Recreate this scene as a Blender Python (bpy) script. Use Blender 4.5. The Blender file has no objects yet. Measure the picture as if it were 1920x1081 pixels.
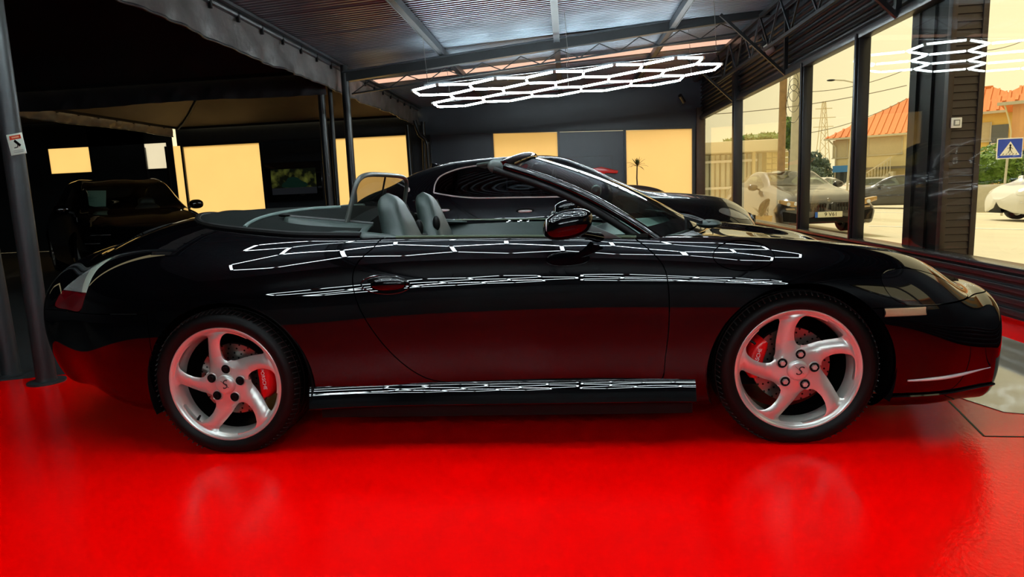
import bpy, bmesh, math, random
import numpy as np
from mathutils import Vector, Matrix

random.seed(7)
SC = bpy.context.scene
COL = SC.collection

# ------------------------------------------------------------------ camera
CAM_F = 1198.86                     # focal length in pixels of the 1920x1081 frame
CAM_PITCH, CAM_ROLL, CAM_YAW = 0.1528, -0.0443, -0.0913
CAM_POS = np.array([0.2838, -3.3698, 1.0618])

def cam_axes():
    cy, sy = math.cos(CAM_YAW), math.sin(CAM_YAW)
    cp, sp = math.cos(CAM_PITCH), math.sin(CAM_PITCH)
    f = np.array([sy * cp, cy * cp, -sp])
    r = np.array([cy, -sy, 0.0])
    u = np.cross(r, f)
    c, s = math.cos(CAM_ROLL), math.sin(CAM_ROLL)
    return f, c * r + s * u, c * u - s * r

_F, _R, _U = cam_axes()
cam_data = bpy.data.cameras.new('camera')
cam_data.sensor_fit = 'HORIZONTAL'
cam_data.sensor_width = 36.0
cam_data.lens = 36.0 * CAM_F / 1920.0
cam_data.clip_start = 0.05
cam_data.clip_end = 600
cam = bpy.data.objects.new('camera', cam_data)
COL.objects.link(cam)
cam.matrix_world = Matrix(((_R[0], _U[0], -_F[0], CAM_POS[0]), (_R[1], _U[1], -_F[1], CAM_POS[1]),
                           (_R[2], _U[2], -_F[2], CAM_POS[2]), (0, 0, 0, 1)))
SC.camera = cam

def ray(px, py):
    return _F + _R * (px - 960) / CAM_F - _U * (py - 540.5) / CAM_F
def on_y(px, py, y):
    d = ray(px, py); return CAM_POS + d * ((y - CAM_POS[1]) / d[1])
def on_x(px, py, x):
    d = ray(px, py); return CAM_POS + d * ((x - CAM_POS[0]) / d[0])
def on_z(px, py, z):
    d = ray(px, py); return CAM_POS + d * ((z - CAM_POS[2]) / d[2])

# ------------------------------------------------------------------ world, sun, exposure
world = bpy.data.worlds.new('hazy_sky'); SC.world = world
world.use_nodes = True
wn, wl = world.node_tree.nodes, world.node_tree.links
wn.clear()
w_out = wn.new('ShaderNodeOutputWorld'); w_bg = wn.new('ShaderNodeBackground')
w_tc = wn.new('ShaderNodeTexCoord'); w_no = wn.new('ShaderNodeTexNoise'); w_mix = wn.new('ShaderNodeMix')
w_no.inputs['Scale'].default_value = 1.3; w_no.inputs['Detail'].default_value = 3
w_mix.data_type = 'RGBA'
w_mix.inputs['A'].default_value = (0.93, 0.77, 0.41, 1); w_mix.inputs['B'].default_value = (0.92, 0.80, 0.48, 1)
wl.new(w_tc.outputs['Generated'], w_no.inputs['Vector']); wl.new(w_no.outputs['Fac'], w_mix.inputs['Factor'])
wl.new(w_mix.outputs['Result'], w_bg.inputs['Color']); wl.new(w_bg.outputs['Background'], w_out.inputs['Surface'])
w_bg.inputs['Strength'].default_value = 1.35

sun_data = bpy.data.lights.new('sun', 'SUN'); sun_data.energy = 3.2; sun_data.angle = math.radians(12)
sun_data.color = (1.0, 0.93, 0.80)
sun = bpy.data.objects.new('sun', sun_data); COL.objects.link(sun)
sun.rotation_euler = Vector((0.15, -0.50, -0.85)).to_track_quat('-Z', 'Y').to_euler()

SC.view_settings.view_transform = 'Standard'
SC.view_settings.look = 'None'
SC.view_settings.exposure = 0.0
SC.view_settings.gamma = 1.0
SC.view_settings.use_curve_mapping = False

# ------------------------------------------------------------------ materials
MATS = {}
def mat(name, color=(0.5, 0.5, 0.5), rough=0.5, metal=0.0, coat=0.0, spec=0.5, noise=0.0, nscale=20.0,
        bump=0.0, bscale=60.0, emit=0.0, emit_color=None, trans=0.0, ior=1.5, alpha=1.0, coat_rough=0.03, tint=None):
    if name in MATS: return MATS[name]
    m = bpy.data.materials.new(name); m.use_nodes = True
    nt = m.node_tree; b = nt.nodes['Principled BSDF']
    c = tuple(color) + (1,)
    b.inputs['Base Color'].default_value = c
    b.inputs['Roughness'].default_value = rough
    b.inputs['Metallic'].default_value = metal
    b.inputs['IOR'].default_value = ior
    b.inputs['Specular IOR Level'].default_value = spec
    b.inputs['Coat Weight'].default_value = coat
    b.inputs['Coat Roughness'].default_value = coat_rough
    b.inputs['Transmission Weight'].default_value = trans
    b.inputs['Alpha'].default_value = alpha
    if emit:
        b.inputs['Emission Color'].default_value = tuple(emit_color or color) + (1,)
        b.inputs['Emission Strength'].default_value = emit
    if noise or bump:
        tc = nt.nodes.new('ShaderNodeTexCoord')
    if noise:
        n = nt.nodes.new('ShaderNodeTexNoise'); n.inputs['Scale'].default_value = nscale; n.inputs['Detail'].default_value = 5
        mx = nt.nodes.new('ShaderNodeMix'); mx.data_type = 'RGBA'
        mx.inputs['A'].default_value = tuple(v * (1 - noise) for v in color) + (1,)
        mx.inputs['B'].default_value = (tuple(tint) if tint else tuple(min(1, v * (1 + noise)) for v in color)) + (1,)
        nt.links.new(tc.outputs['Object'], n.inputs['Vector']); nt.links.new(n.outputs['Fac'], mx.inputs['Factor'])
        nt.links.new(mx.outputs['Result'], b.inputs['Base Color'])
    if bump:
        n2 = nt.nodes.new('ShaderNodeTexNoise'); n2.inputs['Scale'].default_value = bscale; n2.inputs['Detail'].default_value = 3
        bp = nt.nodes.new('ShaderNodeBump'); bp.inputs['Strength'].default_value = bump; bp.inputs['Distance'].default_value = 0.01
        nt.links.new(tc.outputs['Object'], n2.inputs['Vector']); nt.links.new(n2.outputs['Fac'], bp.inputs['Height'])
        nt.links.new(bp.outputs['Normal'], b.inputs['Normal'])
    MATS[name] = m
    return m

def glass_mat(name, tint=(1, 1, 1), ior=1.5, rough=0.0, gain=1.0):
    """thin pane: clear tinted transmission plus Schlick reflection, the same from both faces"""
    if name in MATS: return MATS[name]
    m = bpy.data.materials.new(name); m.use_nodes = True
    nt = m.node_tree; nt.nodes.clear()
    o = nt.nodes.new('ShaderNodeOutputMaterial'); t = nt.nodes.new('ShaderNodeBsdfTransparent')
    g = nt.nodes.new('ShaderNodeBsdfGlossy'); f = nt.nodes.new('ShaderNodeLayerWeight'); mx = nt.nodes.new('ShaderNodeMixShader')
    f.inputs['Blend'].default_value = 0.5
    t.inputs['Color'].default_value = tuple(tint) + (1,)
    g.inputs['Roughness'].default_value = rough
    f0 = ((ior - 1) / (ior + 1)) ** 2
    pw = nt.nodes.new('ShaderNodeMath'); pw.operation = 'POWER'; pw.inputs[1].default_value = 5.0
    ma = nt.nodes.new('ShaderNodeMath'); ma.operation = 'MULTIPLY_ADD'; ma.use_clamp = True
    ma.inputs[1].default_value = (1 - f0) * min(gain, 1.0); ma.inputs[2].default_value = f0 * gain
    nt.links.new(f.outputs['Facing'], pw.inputs[0]); nt.links.new(pw.outputs[0], ma.inputs[0]); nt.links.new(ma.outputs[0], mx.inputs[0])
    nt.links.new(t.outputs[0], mx.inputs[1]); nt.links.new(g.outputs[0], mx.inputs[2])
    nt.links.new(mx.outputs[0], o.inputs[0])
    MATS[name] = m
    return m

def translucent_mat(name, color, diffuse=0.35):
    if name in MATS: return MATS[name]
    m = bpy.data.materials.new(name); m.use_nodes = True
    nt = m.node_tree; nt.nodes.clear()
    o = nt.nodes.new('ShaderNodeOutputMaterial'); t = nt.nodes.new('ShaderNodeBsdfTranslucent')
    d = nt.nodes.new('ShaderNodeBsdfDiffuse'); mx = nt.nodes.new('ShaderNodeMixShader')
    tc = nt.nodes.new('ShaderNodeTexCoord'); n = nt.nodes.new('ShaderNodeTexNoise'); n.inputs['Scale'].default_value = 1.2
    n.inputs['Detail'].default_value = 6
    mc = nt.nodes.new('ShaderNodeMix'); mc.data_type = 'RGBA'
    mc.inputs['A'].default_value = tuple(v * 0.93 for v in color) + (1,); mc.inputs['B'].default_value = tuple(color) + (1,)
    nt.links.new(tc.outputs['Object'], n.inputs['Vector']); nt.links.new(n.outputs['Fac'], mc.inputs['Factor'])
    nt.links.new(mc.outputs['Result'], t.inputs['Color']); nt.links.new(mc.outputs['Result'], d.inputs['Color'])
    mx.inputs[0].default_value = diffuse
    nt.links.new(t.outputs[0], mx.inputs[1]); nt.links.new(d.outputs[0], mx.inputs[2]); nt.links.new(mx.outputs[0], o.inputs[0])
    MATS[name] = m
    return m

PAINT = mat('black_car_paint', (0.0008, 0.0008, 0.0012), rough=0.6, coat=1.0, coat_rough=0.006, spec=0.0)
PAINT2 = mat('midnight_car_paint', (0.003, 0.0035, 0.006), rough=0.4, coat=1.0, coat_rough=0.01, spec=0.1)
TRIM = mat('black_trim', (0.003, 0.003, 0.003), rough=0.5, spec=0.15)
RUBBER = mat('rubber', (0.003, 0.003, 0.003), rough=0.5, spec=0.2, noise=0.3, nscale=90)
GLOSS = mat('gloss_black_trim', (0.004, 0.004, 0.004), rough=0.08)
CHROME = mat('chrome', (0.78, 0.78, 0.78), rough=0.25, metal=0.12)
ALLOY = mat('silver_alloy', (0.68, 0.68, 0.63), rough=0.30, metal=0.6, coat=0.5, coat_rough=0.10)
STEEL = mat('brushed_steel', (0.30, 0.29, 0.27), rough=0.3, metal=1.0, noise=0.1, nscale=200)
REDPAINT = mat('red_caliper_paint', (0.75, 0.004, 0.006), rough=0.25, coat=0.6)
WHITE = mat('white_print', (0.85, 0.85, 0.83), rough=0.4)
LEATHER = mat('grey_leather', (0.026, 0.038, 0.034), rough=0.42, spec=0.35, noise=0.12, nscale=60, bump=0.12, bscale=350)
LEATHER_D = mat('dark_leather', (0.02, 0.022, 0.022), rough=0.45, bump=0.1, bscale=300)
FABRIC = mat('black_top_fabric', (0.0030, 0.0045, 0.0040), rough=0.85, spec=0.12, noise=0.25, nscale=250, bump=0.25, bscale=500)
REDLENS = mat('red_lens', (0.10, 0.001, 0.004), rough=0.06, coat=0.8)
CLEARLENS = mat('smoked_clear_lens', (0.20, 0.21, 0.20), rough=0.07, coat=1.0)
AMBER = mat('clear_amber_lens', (0.42, 0.30, 0.17), rough=0.08, coat=1.0)
HEADLENS = mat('dark_headlamp_lens', (0.003, 0.003, 0.004), rough=0.3, coat=1.0, spec=0.05)
MAST = mat('black_steel', (0.012, 0.013, 0.014), rough=0.38, metal=0.2, noise=0.3, nscale=30)
CARGLASS = glass_mat('green_windscreen_glass', (0.58, 0.76, 0.68), gain=1.6)
TINTGLASS = glass_mat('dark_tinted_glass', (0.035, 0.04, 0.045), gain=1.3)
LIGHTTINT = glass_mat('light_car_glass', (0.45, 0.52, 0.50), gain=2.0)
MESH = glass_mat('wind_deflector_mesh', (0.42, 0.40, 0.36), ior=1.15)
PANE = glass_mat('shop_window_glass', (0.985, 0.99, 0.97), gain=0.65)

# ------------------------------------------------------------------ scene-graph helpers
def set_tags(o, label=None, cat=None, group=None, kind=None):
    if label: o['label'] = label
    if cat: o['category'] = cat
    if group: o['group'] = group
    if kind: o['kind'] = kind
    return o

def thing(name, label, cat, loc=(0, 0, 0), rotz=0.0, group=None, kind=None):
    o = bpy.data.objects.new(name, None); COL.objects.link(o)
    o.empty_display_size = 0.1
    o.location = loc; o.rotation_euler = (0, 0, rotz)
    return set_tags(o, label, cat, group, kind)

def copy_tree(o, parent=None):
    c = o.copy(); COL.objects.link(c); c.parent = parent
    for ch in o.children: copy_tree(ch, c)
    return c

def link_mesh(name, me, m=None, parent=None):
    o = bpy.data.objects.new(name, me); COL.objects.link(o)
    if m is not None and not me.materials: me.materials.append(m)
    if parent is not None: o.parent = parent
    return o

class MB:
    """collects simple solids and links them as one mesh object"""
    def __init__(s): s.v = []; s.f = []
    def add(s, vs, fs):
        b = len(s.v); s.v += [tuple(map(float, p)) for p in vs]; s.f += [tuple(i + b for i in f) for f in fs]; return s
    def box(s, c, d, rot=None):
        hx, hy, hz = d[0] / 2, d[1] / 2, d[2] / 2
        vs = [Vector((x, y, z)) for x in (-hx, hx) for y in (-hy, hy) for z in (-hz, hz)]
        if rot is not None: vs = [rot @ q for q in vs]
        cc = Vector(c)
        return s.add([q + cc for q in vs], [(0, 1, 3, 2), (4, 6, 7, 5), (0, 4, 5, 1), (2, 3, 7, 6), (0, 2, 6, 4), (1, 5, 7, 3)])
    def box2(s, a, b):
        return s.box([(a[i] + b[i]) / 2 for i in range(3)], [abs(b[i] - a[i]) for i in range(3)])
    def bar(s, p0, p1, w, h=None, up=(0, 0, 1)):
        h = w if h is None else h
        p0, p1 = Vector(p0), Vector(p1); t = (p1 - p0).normalized(); u = Vector(up)
        if abs(t.dot(u)) > 0.98: u = Vector((0, 1, 0))
        a = t.cross(u).normalized(); b = a.cross(t).normalized()
        vs = []
        for p in (p0, p1):
            for sa, sb in ((-1, -1), (1, -1), (1, 1), (-1, 1)): vs.append(p + a * sa * w / 2 + b * sb * h / 2)
        return s.add(vs, [(3, 2, 1, 0), (4, 5, 6, 7), (0, 1, 5, 4), (1, 2, 6, 5), (2, 3, 7, 6), (3, 0, 4, 7)])
    def tube(s, pts, r, n=8, closed=False, caps=True, flat=1.0, up=(0, 0, 1)):
        pts = [Vector(p) for p in pts]; N = len(pts)
        rr = r if hasattr(r, '__len__') else [r] * N
        vs, fs = [], []; prev = None
        for i, p in enumerate(pts):
            t = (pts[(i + 1) % N] - pts[i - 1]) if (closed or 0 < i < N - 1) else (pts[1] - pts[0] if i == 0 else pts[-1] - pts[-2])
            t.normalize()
            if prev is None:
                u = Vector(up)
                if abs(t.dot(u)) > 0.95: u = Vector((1, 0, 0))
                a = t.cross(u).normalized()
            else: a = (prev - t * prev.dot(t)).normalized()
            prev = a; b = t.cross(a)
            for k in range(n):
                th = 2 * math.pi * k / n
                vs.append(p + (a * math.cos(th) + b * math.sin(th) * flat) * rr[i])
        for i in range(N if closed else N - 1):
            j = (i + 1) % N
            for k in range(n): fs.append((i * n + k, i * n + (k + 1) % n, j * n + (k + 1) % n, j * n + k))
        if caps and not closed:
            fs.append(tuple(range(n - 1, -1, -1))); fs.append(tuple((N - 1) * n + k for k in range(n)))
        return s.add(vs, fs)
    def lathe(s, prof, n=32, c=(0, 0, 0), axis='y', capped=False):
        vs, fs = [], []
        for (r, h) in prof:
            for k in range(n):
                th = 2 * math.pi * k / n; a, b = r * math.cos(th), r * math.sin(th)
                vs.append({'y': (c[0] + a, c[1] + h, c[2] + b), 'z': (c[0] + a, c[1] + b, c[2] + h), 'x': (c[0] + h, c[1] + a, c[2] + b)}[axis])
        P = len(prof)
        for i in range(P - 1):
            for k in range(n):
                q = (i * n + k, i * n + (k + 1) % n, (i + 1) * n + (k + 1) % n, (i + 1) * n + k)
                fs.append(q[::-1] if axis == 'y' else q)
        if capped:
            fs.append(tuple(range(n))[::1 if axis == 'y' else -1]); fs.append(tuple((P - 1) * n + k for k in range(n))[::-1 if axis == 'y' else 1])
        return s.add(vs, fs)
    def prism(s, poly, a, b, plane='xz'):
        """poly: 2D points; a, b: extents on the third axis"""
        def P(u, v, w): return {'xz': (u, w, v), 'xy': (u, v, w), 'yz': (w, u, v)}[plane]
        n = len(poly); vs = [P(u, v, a) for u, v in poly] + [P(u, v, b) for u, v in poly]
        fs = [tuple(range(n - 1, -1, -1)), tuple(range(n, 2 * n))] + [(i, (i + 1) % n, n + (i + 1) % n, n + i) for i in range(n)]
        return s.add(vs, fs)
    def quad(s, a, b, c, d): return s.add([a, b, c, d], [(0, 1, 2, 3)])
    def ell(s, c, d, nu=16, nv=10, power=1.0):
        vs, fs = [], []
        sp = lambda q: math.copysign(abs(q) ** power, q)
        for i in range(nv + 1):
            ph = -math.pi / 2 + math.pi * i / nv
            for k in range(nu):
                th = 2 * math.pi * k / nu
                vs.append((c[0] + d[0] * sp(math.cos(ph)) * sp(math.cos(th)), c[1] + d[1] * sp(math.cos(ph)) * sp(math.sin(th)), c[2] + d[2] * sp(math.sin(ph))))
        for i in range(nv):
            for k in range(nu): fs.append((i * nu + k, i * nu + (k + 1) % nu, (i + 1) * nu + (k + 1) % nu, (i + 1) * nu + k))
        return s.add(vs, fs)
    def grid(s, P, closed_u=False):
        """P: array (nu, nv, 3)"""
        nu, nv = len(P), len(P[0]); vs = [tuple(q) for row in P for q in row]; fs = []
        for i in range(nu if closed_u else nu - 1):
            for j in range(nv - 1):
                ii = (i + 1) % nu
                fs.append((i * nv + j, ii * nv + j, ii * nv + j + 1, i * nv + j + 1))
        return s.add(vs, fs)
    def mesh(s, name, m=None, bevel=0.0, smooth=35, weld=False, seg=2, recalc=True):
        me = bpy.data.meshes.new(name); me.from_pydata(s.v, [], s.f)
        if recalc or bevel or weld:
            bm = bmesh.new(); bm.from_mesh(me)
            if weld: bmesh.ops.remove_doubles(bm, verts=bm.verts, dist=1e-5)
            if recalc: bmesh.ops.recalc_face_normals(bm, faces=bm.faces)
            if bevel:
                es = [e for e in bm.edges if len(e.link_faces) == 2 and e.calc_face_angle(0) > 0.5]
                bmesh.ops.bevel(bm, geom=es, offset=bevel, segments=seg, affect='EDGES', profile=0.5, clamp_overlap=True)
            bm.to_mesh(me); bm.free()
        if smooth:
            me.polygons.foreach_set('use_smooth', [True] * len(me.polygons))
            me.set_sharp_from_angle(angle=math.radians(smooth))
        if m is not None: me.materials.append(m)
        me.update()
        return me
    def build(s, name, m, parent=None, bevel=0.0, smooth=35, **k):
        return link_mesh(name, s.mesh(name, m, bevel, smooth, **k), None, parent)

def text_mesh(body, size, depth=0.001, shear=0.0, name='lettering'):
    cu = bpy.data.curves.new(name, 'FONT'); cu.body = body; cu.size = size; cu.extrude = depth
    cu.align_x = 'CENTER'; cu.align_y = 'CENTER'; cu.shear = shear
    o = bpy.data.objects.new(name, cu); COL.objects.link(o)
    dg = bpy.context.evaluated_depsgraph_get()
    me = bpy.data.meshes.new_from_object(o.evaluated_get(dg))
    bpy.data.objects.remove(o); bpy.data.curves.remove(cu)
    return me

def lerp(a, b, t): return a + (b - a) * t
def poly_sdf(P, Q):
    """signed distance (positive inside) of points P (N,2) to polygon Q"""
    Q = np.asarray(Q, float); n = len(Q)
    d = np.full(len(P), 1e9); ins = np.zeros(len(P), bool)
    for i in range(n):
        a, b = Q[i], Q[(i + 1) % n]; ab = b - a
        t = np.clip(((P - a) @ ab) / max(ab @ ab, 1e-12), 0, 1)
        d = np.minimum(d, np.linalg.norm(P - (a + t[:, None] * ab), axis=1))
        c = ((a[1] > P[:, 1]) != (b[1] > P[:, 1]))
        with np.errstate(divide='ignore', invalid='ignore'):
            xx = (b[0] - a[0]) * (P[:, 1] - a[1]) / (b[1] - a[1] if b[1] != a[1] else 1e-12) + a[0]
        ins ^= c & (P[:, 0] < xx)
    return np.where(ins, d, -d)

def smooth_poly(Q, sub=6, closed=True):
    Q = [np.array(q, float) for q in Q]; n = len(Q); out = []
    for i in range(n if closed else n - 1):
        p0 = Q[i - 1] if (closed or i > 0) else Q[i]; p1 = Q[i]; p2 = Q[(i + 1) % n]
        p3 = Q[(i + 2) % n] if (closed or i + 2 < n) else p2
        for k in range(sub):
            t = k / sub
            out.append(0.5 * ((2 * p1) + (-p0 + p2) * t + (2 * p0 - 5 * p1 + 4 * p2 - p3) * t * t + (-p0 + 3 * p1 - 3 * p2 + p3) * t ** 3))
    if not closed: out.append(Q[-1])
    return np.array(out)

# ------------------------------------------------------------------ lofted car skins, cut exactly along curves
def bspline_basis(v, n, k=3):
    t = np.concatenate([np.zeros(k), np.linspace(0, 1, n - k + 1), np.ones(k)])
    v = np.clip(v, 0, 1 - 1e-9)
    B = np.zeros((len(v), n + k)); 
    for i in range(n + k): B[:, i] = (v >= t[i]) & (v < t[i + 1])
    for d in range(1, k + 1):
        for i in range(n + k - d):
            a = t[i + d] - t[i]; b = t[i + d + 1] - t[i + 1]
            B[:, i] = (((v - t[i]) / a) * B[:, i] if a > 0 else 0) + (((t[i + d + 1] - v) / b) * B[:, i + 1] if b > 0 else 0)
    return B[:, :n]

class Skin:
    """half of a car body: cross-sections (half-width, height) at stations along x"""
    def __init__(s, stations, smooth_c2=True):
        s.X = np.array([q[0] for q in stations], float)
        C = np.array([q[1] for q in stations], float)          # (S, n, 2)
        s.n = C.shape[1]
        B = bspline_basis(np.linspace(0, 1, s.n), s.n)
        fit = np.einsum('ij,sjk->sik', B, C)
        D = C + (C - fit) * 0.9
        D[:, 0] = C[:, 0]; D[:, -1] = C[:, -1]
        s.C = D
        x, y = s.X, D.reshape(len(s.X), -1)
        N = len(x); h = np.diff(x)
        if smooth_c2:
            A = np.zeros((N, N)); r = np.zeros_like(y)
            A[0, 0] = A[-1, -1] = 1
            for i in range(1, N - 1):
                A[i, i - 1] = h[i - 1]; A[i, i] = 2 * (h[i - 1] + h[i]); A[i, i + 1] = h[i]
                r[i] = 6 * ((y[i + 1] - y[i]) / h[i] - (y[i] - y[i - 1]) / h[i - 1])
            M = np.linalg.solve(A, r)
            s.m = None; s.M = M
        else:
            m = np.zeros_like(y); dl = np.diff(y, axis=0) / h[:, None]
            for i in range(1, N - 1):
                w1, w2 = 2 * h[i] + h[i - 1], h[i] + 2 * h[i - 1]
                with np.errstate(divide='ignore', invalid='ignore'):
                    hm = (w1 + w2) / (w1 / dl[i - 1] + w2 / dl[i])
                m[i] = np.where(dl[i - 1] * dl[i] > 0, hm, 0)
            m[0] = dl[0]; m[-1] = dl[-1]
            s.m = m
        s.y = y; s.h = h
    def ctrl(s, x):
        x = np.clip(x, s.X[0], s.X[-1]); i = np.clip(np.searchsorted(s.X, x) - 1, 0, len(s.X) - 2)
        h = s.h[i][:, None]; d = (x - s.X[i])[:, None]; y0, y1 = s.y[i], s.y[i + 1]
        if s.m is None:
            M0, M1 = s.M[i], s.M[i + 1]; e = h - d
            out = M0 * e ** 3 / (6 * h) + M1 * d ** 3 / (6 * h) + (y0 / h - M0 * h / 6) * e + (y1 / h - M1 * h / 6) * d
        else:
            t = d / h; m0, m1 = s.m[i] * h, s.m[i + 1] * h
            out = (2 * t ** 3 - 3 * t ** 2 + 1) * y0 + (t ** 3 - 2 * t ** 2 + t) * m0 + (-2 * t ** 3 + 3 * t ** 2) * y1 + (t ** 3 - t ** 2) * m1
        return out.reshape(len(x), s.n, 2)
    def at(s, UV):
        """UV (N,2): x and v -> (N,3) with y = half-width >= 0"""
        c = s.ctrl(UV[:, 0]); B = bspline_basis(UV[:, 1], s.n)
        q = np.einsum('ni,nik->nk', B, c)
        return np.column_stack([UV[:, 0], np.maximum(q[:, 0], 0), q[:, 1]])
    def normal(s, UV):
        e = 1.5e-3
        def sh(du, dv):
            q = UV + np.array([du, dv]); q[:, 0] = np.clip(q[:, 0], s.X[0], s.X[-1]); q[:, 1] = np.clip(q[:, 1], 0, 1 - 1e-6); return s.at(q)
        a = sh(e, 0) - sh(-e, 0); b = sh(0, e) - sh(0, -e)
        n = np.cross(a, b); l = np.linalg.norm(n, axis=1)
        n = n / np.maximum(l, 1e-12)[:, None]
        # v runs bottom -> top, x runs forward: outward must have positive y or up
        c = s.at(UV) - np.column_stack([UV[:, 0] * 0.85, np.zeros(len(UV)), np.full(len(UV), 0.45)])
        n[np.einsum('ij,ij->i', n, c) < 0] *= -1
        return n
    def side_y(s, x, z, vmax=0.8):
        v = np.linspace(0.12, vmax, 240); P = s.at(np.column_stack([np.full(240, x), v]))
        i = np.argmin(np.abs(P[:, 2] - z)); return float(P[i, 1])
    def side_uv(s, x, z, vmax=0.8):
        v = np.linspace(0.12, vmax, 400); P = s.at(np.column_stack([np.full(400, x), v]))
        return v[np.argmin(np.abs(P[:, 2] - z))]

class Patch:
    """polygons in (x, v) space of a Skin"""
    def __init__(s, skin, uv, polys): s.k = skin; s.uv = uv; s.p = polys
    @staticmethod
    def full(skin, xs, vs):
        U, V = np.meshgrid(xs, vs, indexing='ij'); nv = len(vs)
        uv = np.column_stack([U.ravel(), V.ravel()])
        polys = [(i * nv + j, (i + 1) * nv + j, (i + 1) * nv + j + 1, i * nv + j + 1) for i in range(len(xs) - 1) for j in range(nv - 1)]
        return Patch(skin, uv, polys)
    def split(s, F, gap=0.0):
        """F(points (N,3)) -> signed; returns (inside F>gap, outside F<-gap)"""
        def clip(sign):
            f = sign * F(s.k.at(s.uv)) - gap
            uv = [tuple(q) for q in s.uv]; out = []; cache = {}
            for p in s.p:
                fv = [f[i] for i in p]
                if min(fv) >= 0: out.append(p); continue
                if max(fv) < 0: continue
                q = []
                for a, b in zip(p, p[1:] + p[:1]):
                    if f[a] >= 0: q.append(a)
                    if (f[a] >= 0) != (f[b] >= 0):
                        key = (min(a, b), max(a, b))
                        if key not in cache:
                            t = f[key[0]] / (f[key[0]] - f[key[1]])
                            cache[key] = len(uv); uv.append(tuple(s.uv[key[0]] + t * (s.uv[key[1]] - s.uv[key[0]])))
                        q.append(cache[key])
                if len(q) >= 3: out.append(tuple(q))
            used = sorted({i for p in out for i in p}); mp = {o: i for i, o in enumerate(used)}
            return Patch(s.k, np.array([uv[i] for i in used]).reshape(-1, 2), [tuple(mp[i] for i in p) for p in out])
        return clip(1), clip(-1)
    def build(s, name, m, parent, side=-1, both=False, flange=0.012, lift=0.0):
        """side -1: near side (y negative). both: mirror into one mesh"""
        if not s.p: return None
        P = s.k.at(s.uv); N = s.k.normal(s.uv)
        on = P[:, 1] < 1e-4
        N[on, 1] = 0; N /= np.maximum(np.linalg.norm(N, axis=1), 1e-9)[:, None]
        P = P + N * lift
        vs, ns, fs = [], [], []
        for sd in ((-1, 1) if both else (side,)):
            b = len(vs); sc = np.array([1, sd, 1])
            vs += [tuple(q) for q in P * sc]; ns += [tuple(q) for q in N * sc]
            ed = {}
            for p in s.p:
                fs.append(tuple(i + b for i in (p if sd > 0 else p[::-1])))
                for a, c in zip(p, p[1:] + p[:1]): ed[(a, c)] = ed.get((a, c), 0) + 1
            if flange:
                for (a, c) in list(ed):
                    if (c, a) in ed or (on[a] and on[c]): continue
                    q = [P[a] * sc, P[c] * sc, (P[c] - N[c] * flange) * sc, (P[a] - N[a] * flange) * sc]
                    nn = np.cross(q[1] - q[0], q[3] - q[0]); l = np.linalg.norm(nn)
                    if l < 1e-12: continue
                    nn = nn / l * (1 if sd < 0 else -1) * 1.0
                    k = len(vs); vs += [tuple(t) for t in q]; ns += [tuple(-nn if sd < 0 else -nn)] * 4
                    fs.append((k, k + 1, k + 2, k + 3))
        me = bpy.data.meshes.new(name); me.from_pydata(vs, [], fs); me.materials.append(m)
        me.polygons.foreach_set('use_smooth', [True] * len(me.polygons))
        # face winding must agree with the outward normals
        bm = bmesh.new(); bm.from_mesh(me); bm.faces.ensure_lookup_table(); bm.normal_update()
        for f in bm.faces:
            av = sum((Vector(ns[v.index]) for v in f.verts), Vector())
            if f.normal.dot(av) < 0: f.normal_flip()
        bm.to_mesh(me); bm.free(); me.update()
        me.normals_split_custom_set_from_vertices([Vector(q).normalized() if Vector(q).length > 1e-6 else Vector((0, 0, 1)) for q in ns])
        return link_mesh(name, me, None, parent)
# ================================================================== THE SETTING
def roof_z(x): return 3.12 + 0.05 * (x + 3.2)
def out_z(x): return -0.03 - 0.042 * max(0.0, x - 3.6)
WX = 3.45          # plane of the shop window
BY = 12.3          # plane of the back wall

RED = mat('glossy_red_epoxy', (0.92, 0.0, 0.0), rough=0.21, spec=0.10, noise=0.03, nscale=1.5, tint=(0.95, 0.0, 0.0), bump=0.10, bscale=55)
CONC = mat('polished_grey_concrete', (0.24, 0.22, 0.18), rough=0.05, noise=0.3, nscale=4, spec=0.8)
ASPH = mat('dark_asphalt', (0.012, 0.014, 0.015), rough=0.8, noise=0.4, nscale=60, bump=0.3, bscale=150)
BLACKWALL = mat('black_painted_panel', (0.012, 0.014, 0.018), rough=0.45, noise=0.25, nscale=8)
SLATEWALL = mat('slate_blue_panel', (0.022, 0.027, 0.038), rough=0.38, noise=0.1, nscale=4)
GREYWALL = mat('grey_plaster', (0.09, 0.09, 0.09), rough=0.8, noise=0.15, nscale=3)
DARKMETAL = mat('dark_frame_metal', (0.016, 0.016, 0.018), rough=0.35, metal=0.3)
GALV = mat('galvanised_purlin', (0.032, 0.037, 0.043), rough=0.45, metal=0.3, noise=0.2, nscale=15)
SHEET = mat('corrugated_sheet', (0.17, 0.20, 0.235), rough=0.38, metal=0.7, noise=0.25, nscale=2.2)
BROWNLV = mat('brown_louvre', (0.030, 0.016, 0.011), rough=0.5, noise=0.2, nscale=20)
TENT = mat('black_tent_fabric', (0.010, 0.010, 0.013), rough=0.75, noise=0.3, nscale=3)
TENT2 = mat('brown_grey_tent_fabric', (0.12, 0.105, 0.09), rough=0.75, noise=0.35, nscale=1.2)
VAL = mat('grey_valance_fabric', (0.085, 0.08, 0.078), rough=0.38, noise=0.45, nscale=3, bump=1.0, bscale=6)
GLOWPANEL = translucent_mat('cream_translucent_panel', (0.98, 0.82, 0.55), 0.15)
SKYLIGHT = translucent_mat('rosy_skylight_sheet', (0.66, 0.44, 0.42), 0.2)

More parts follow.
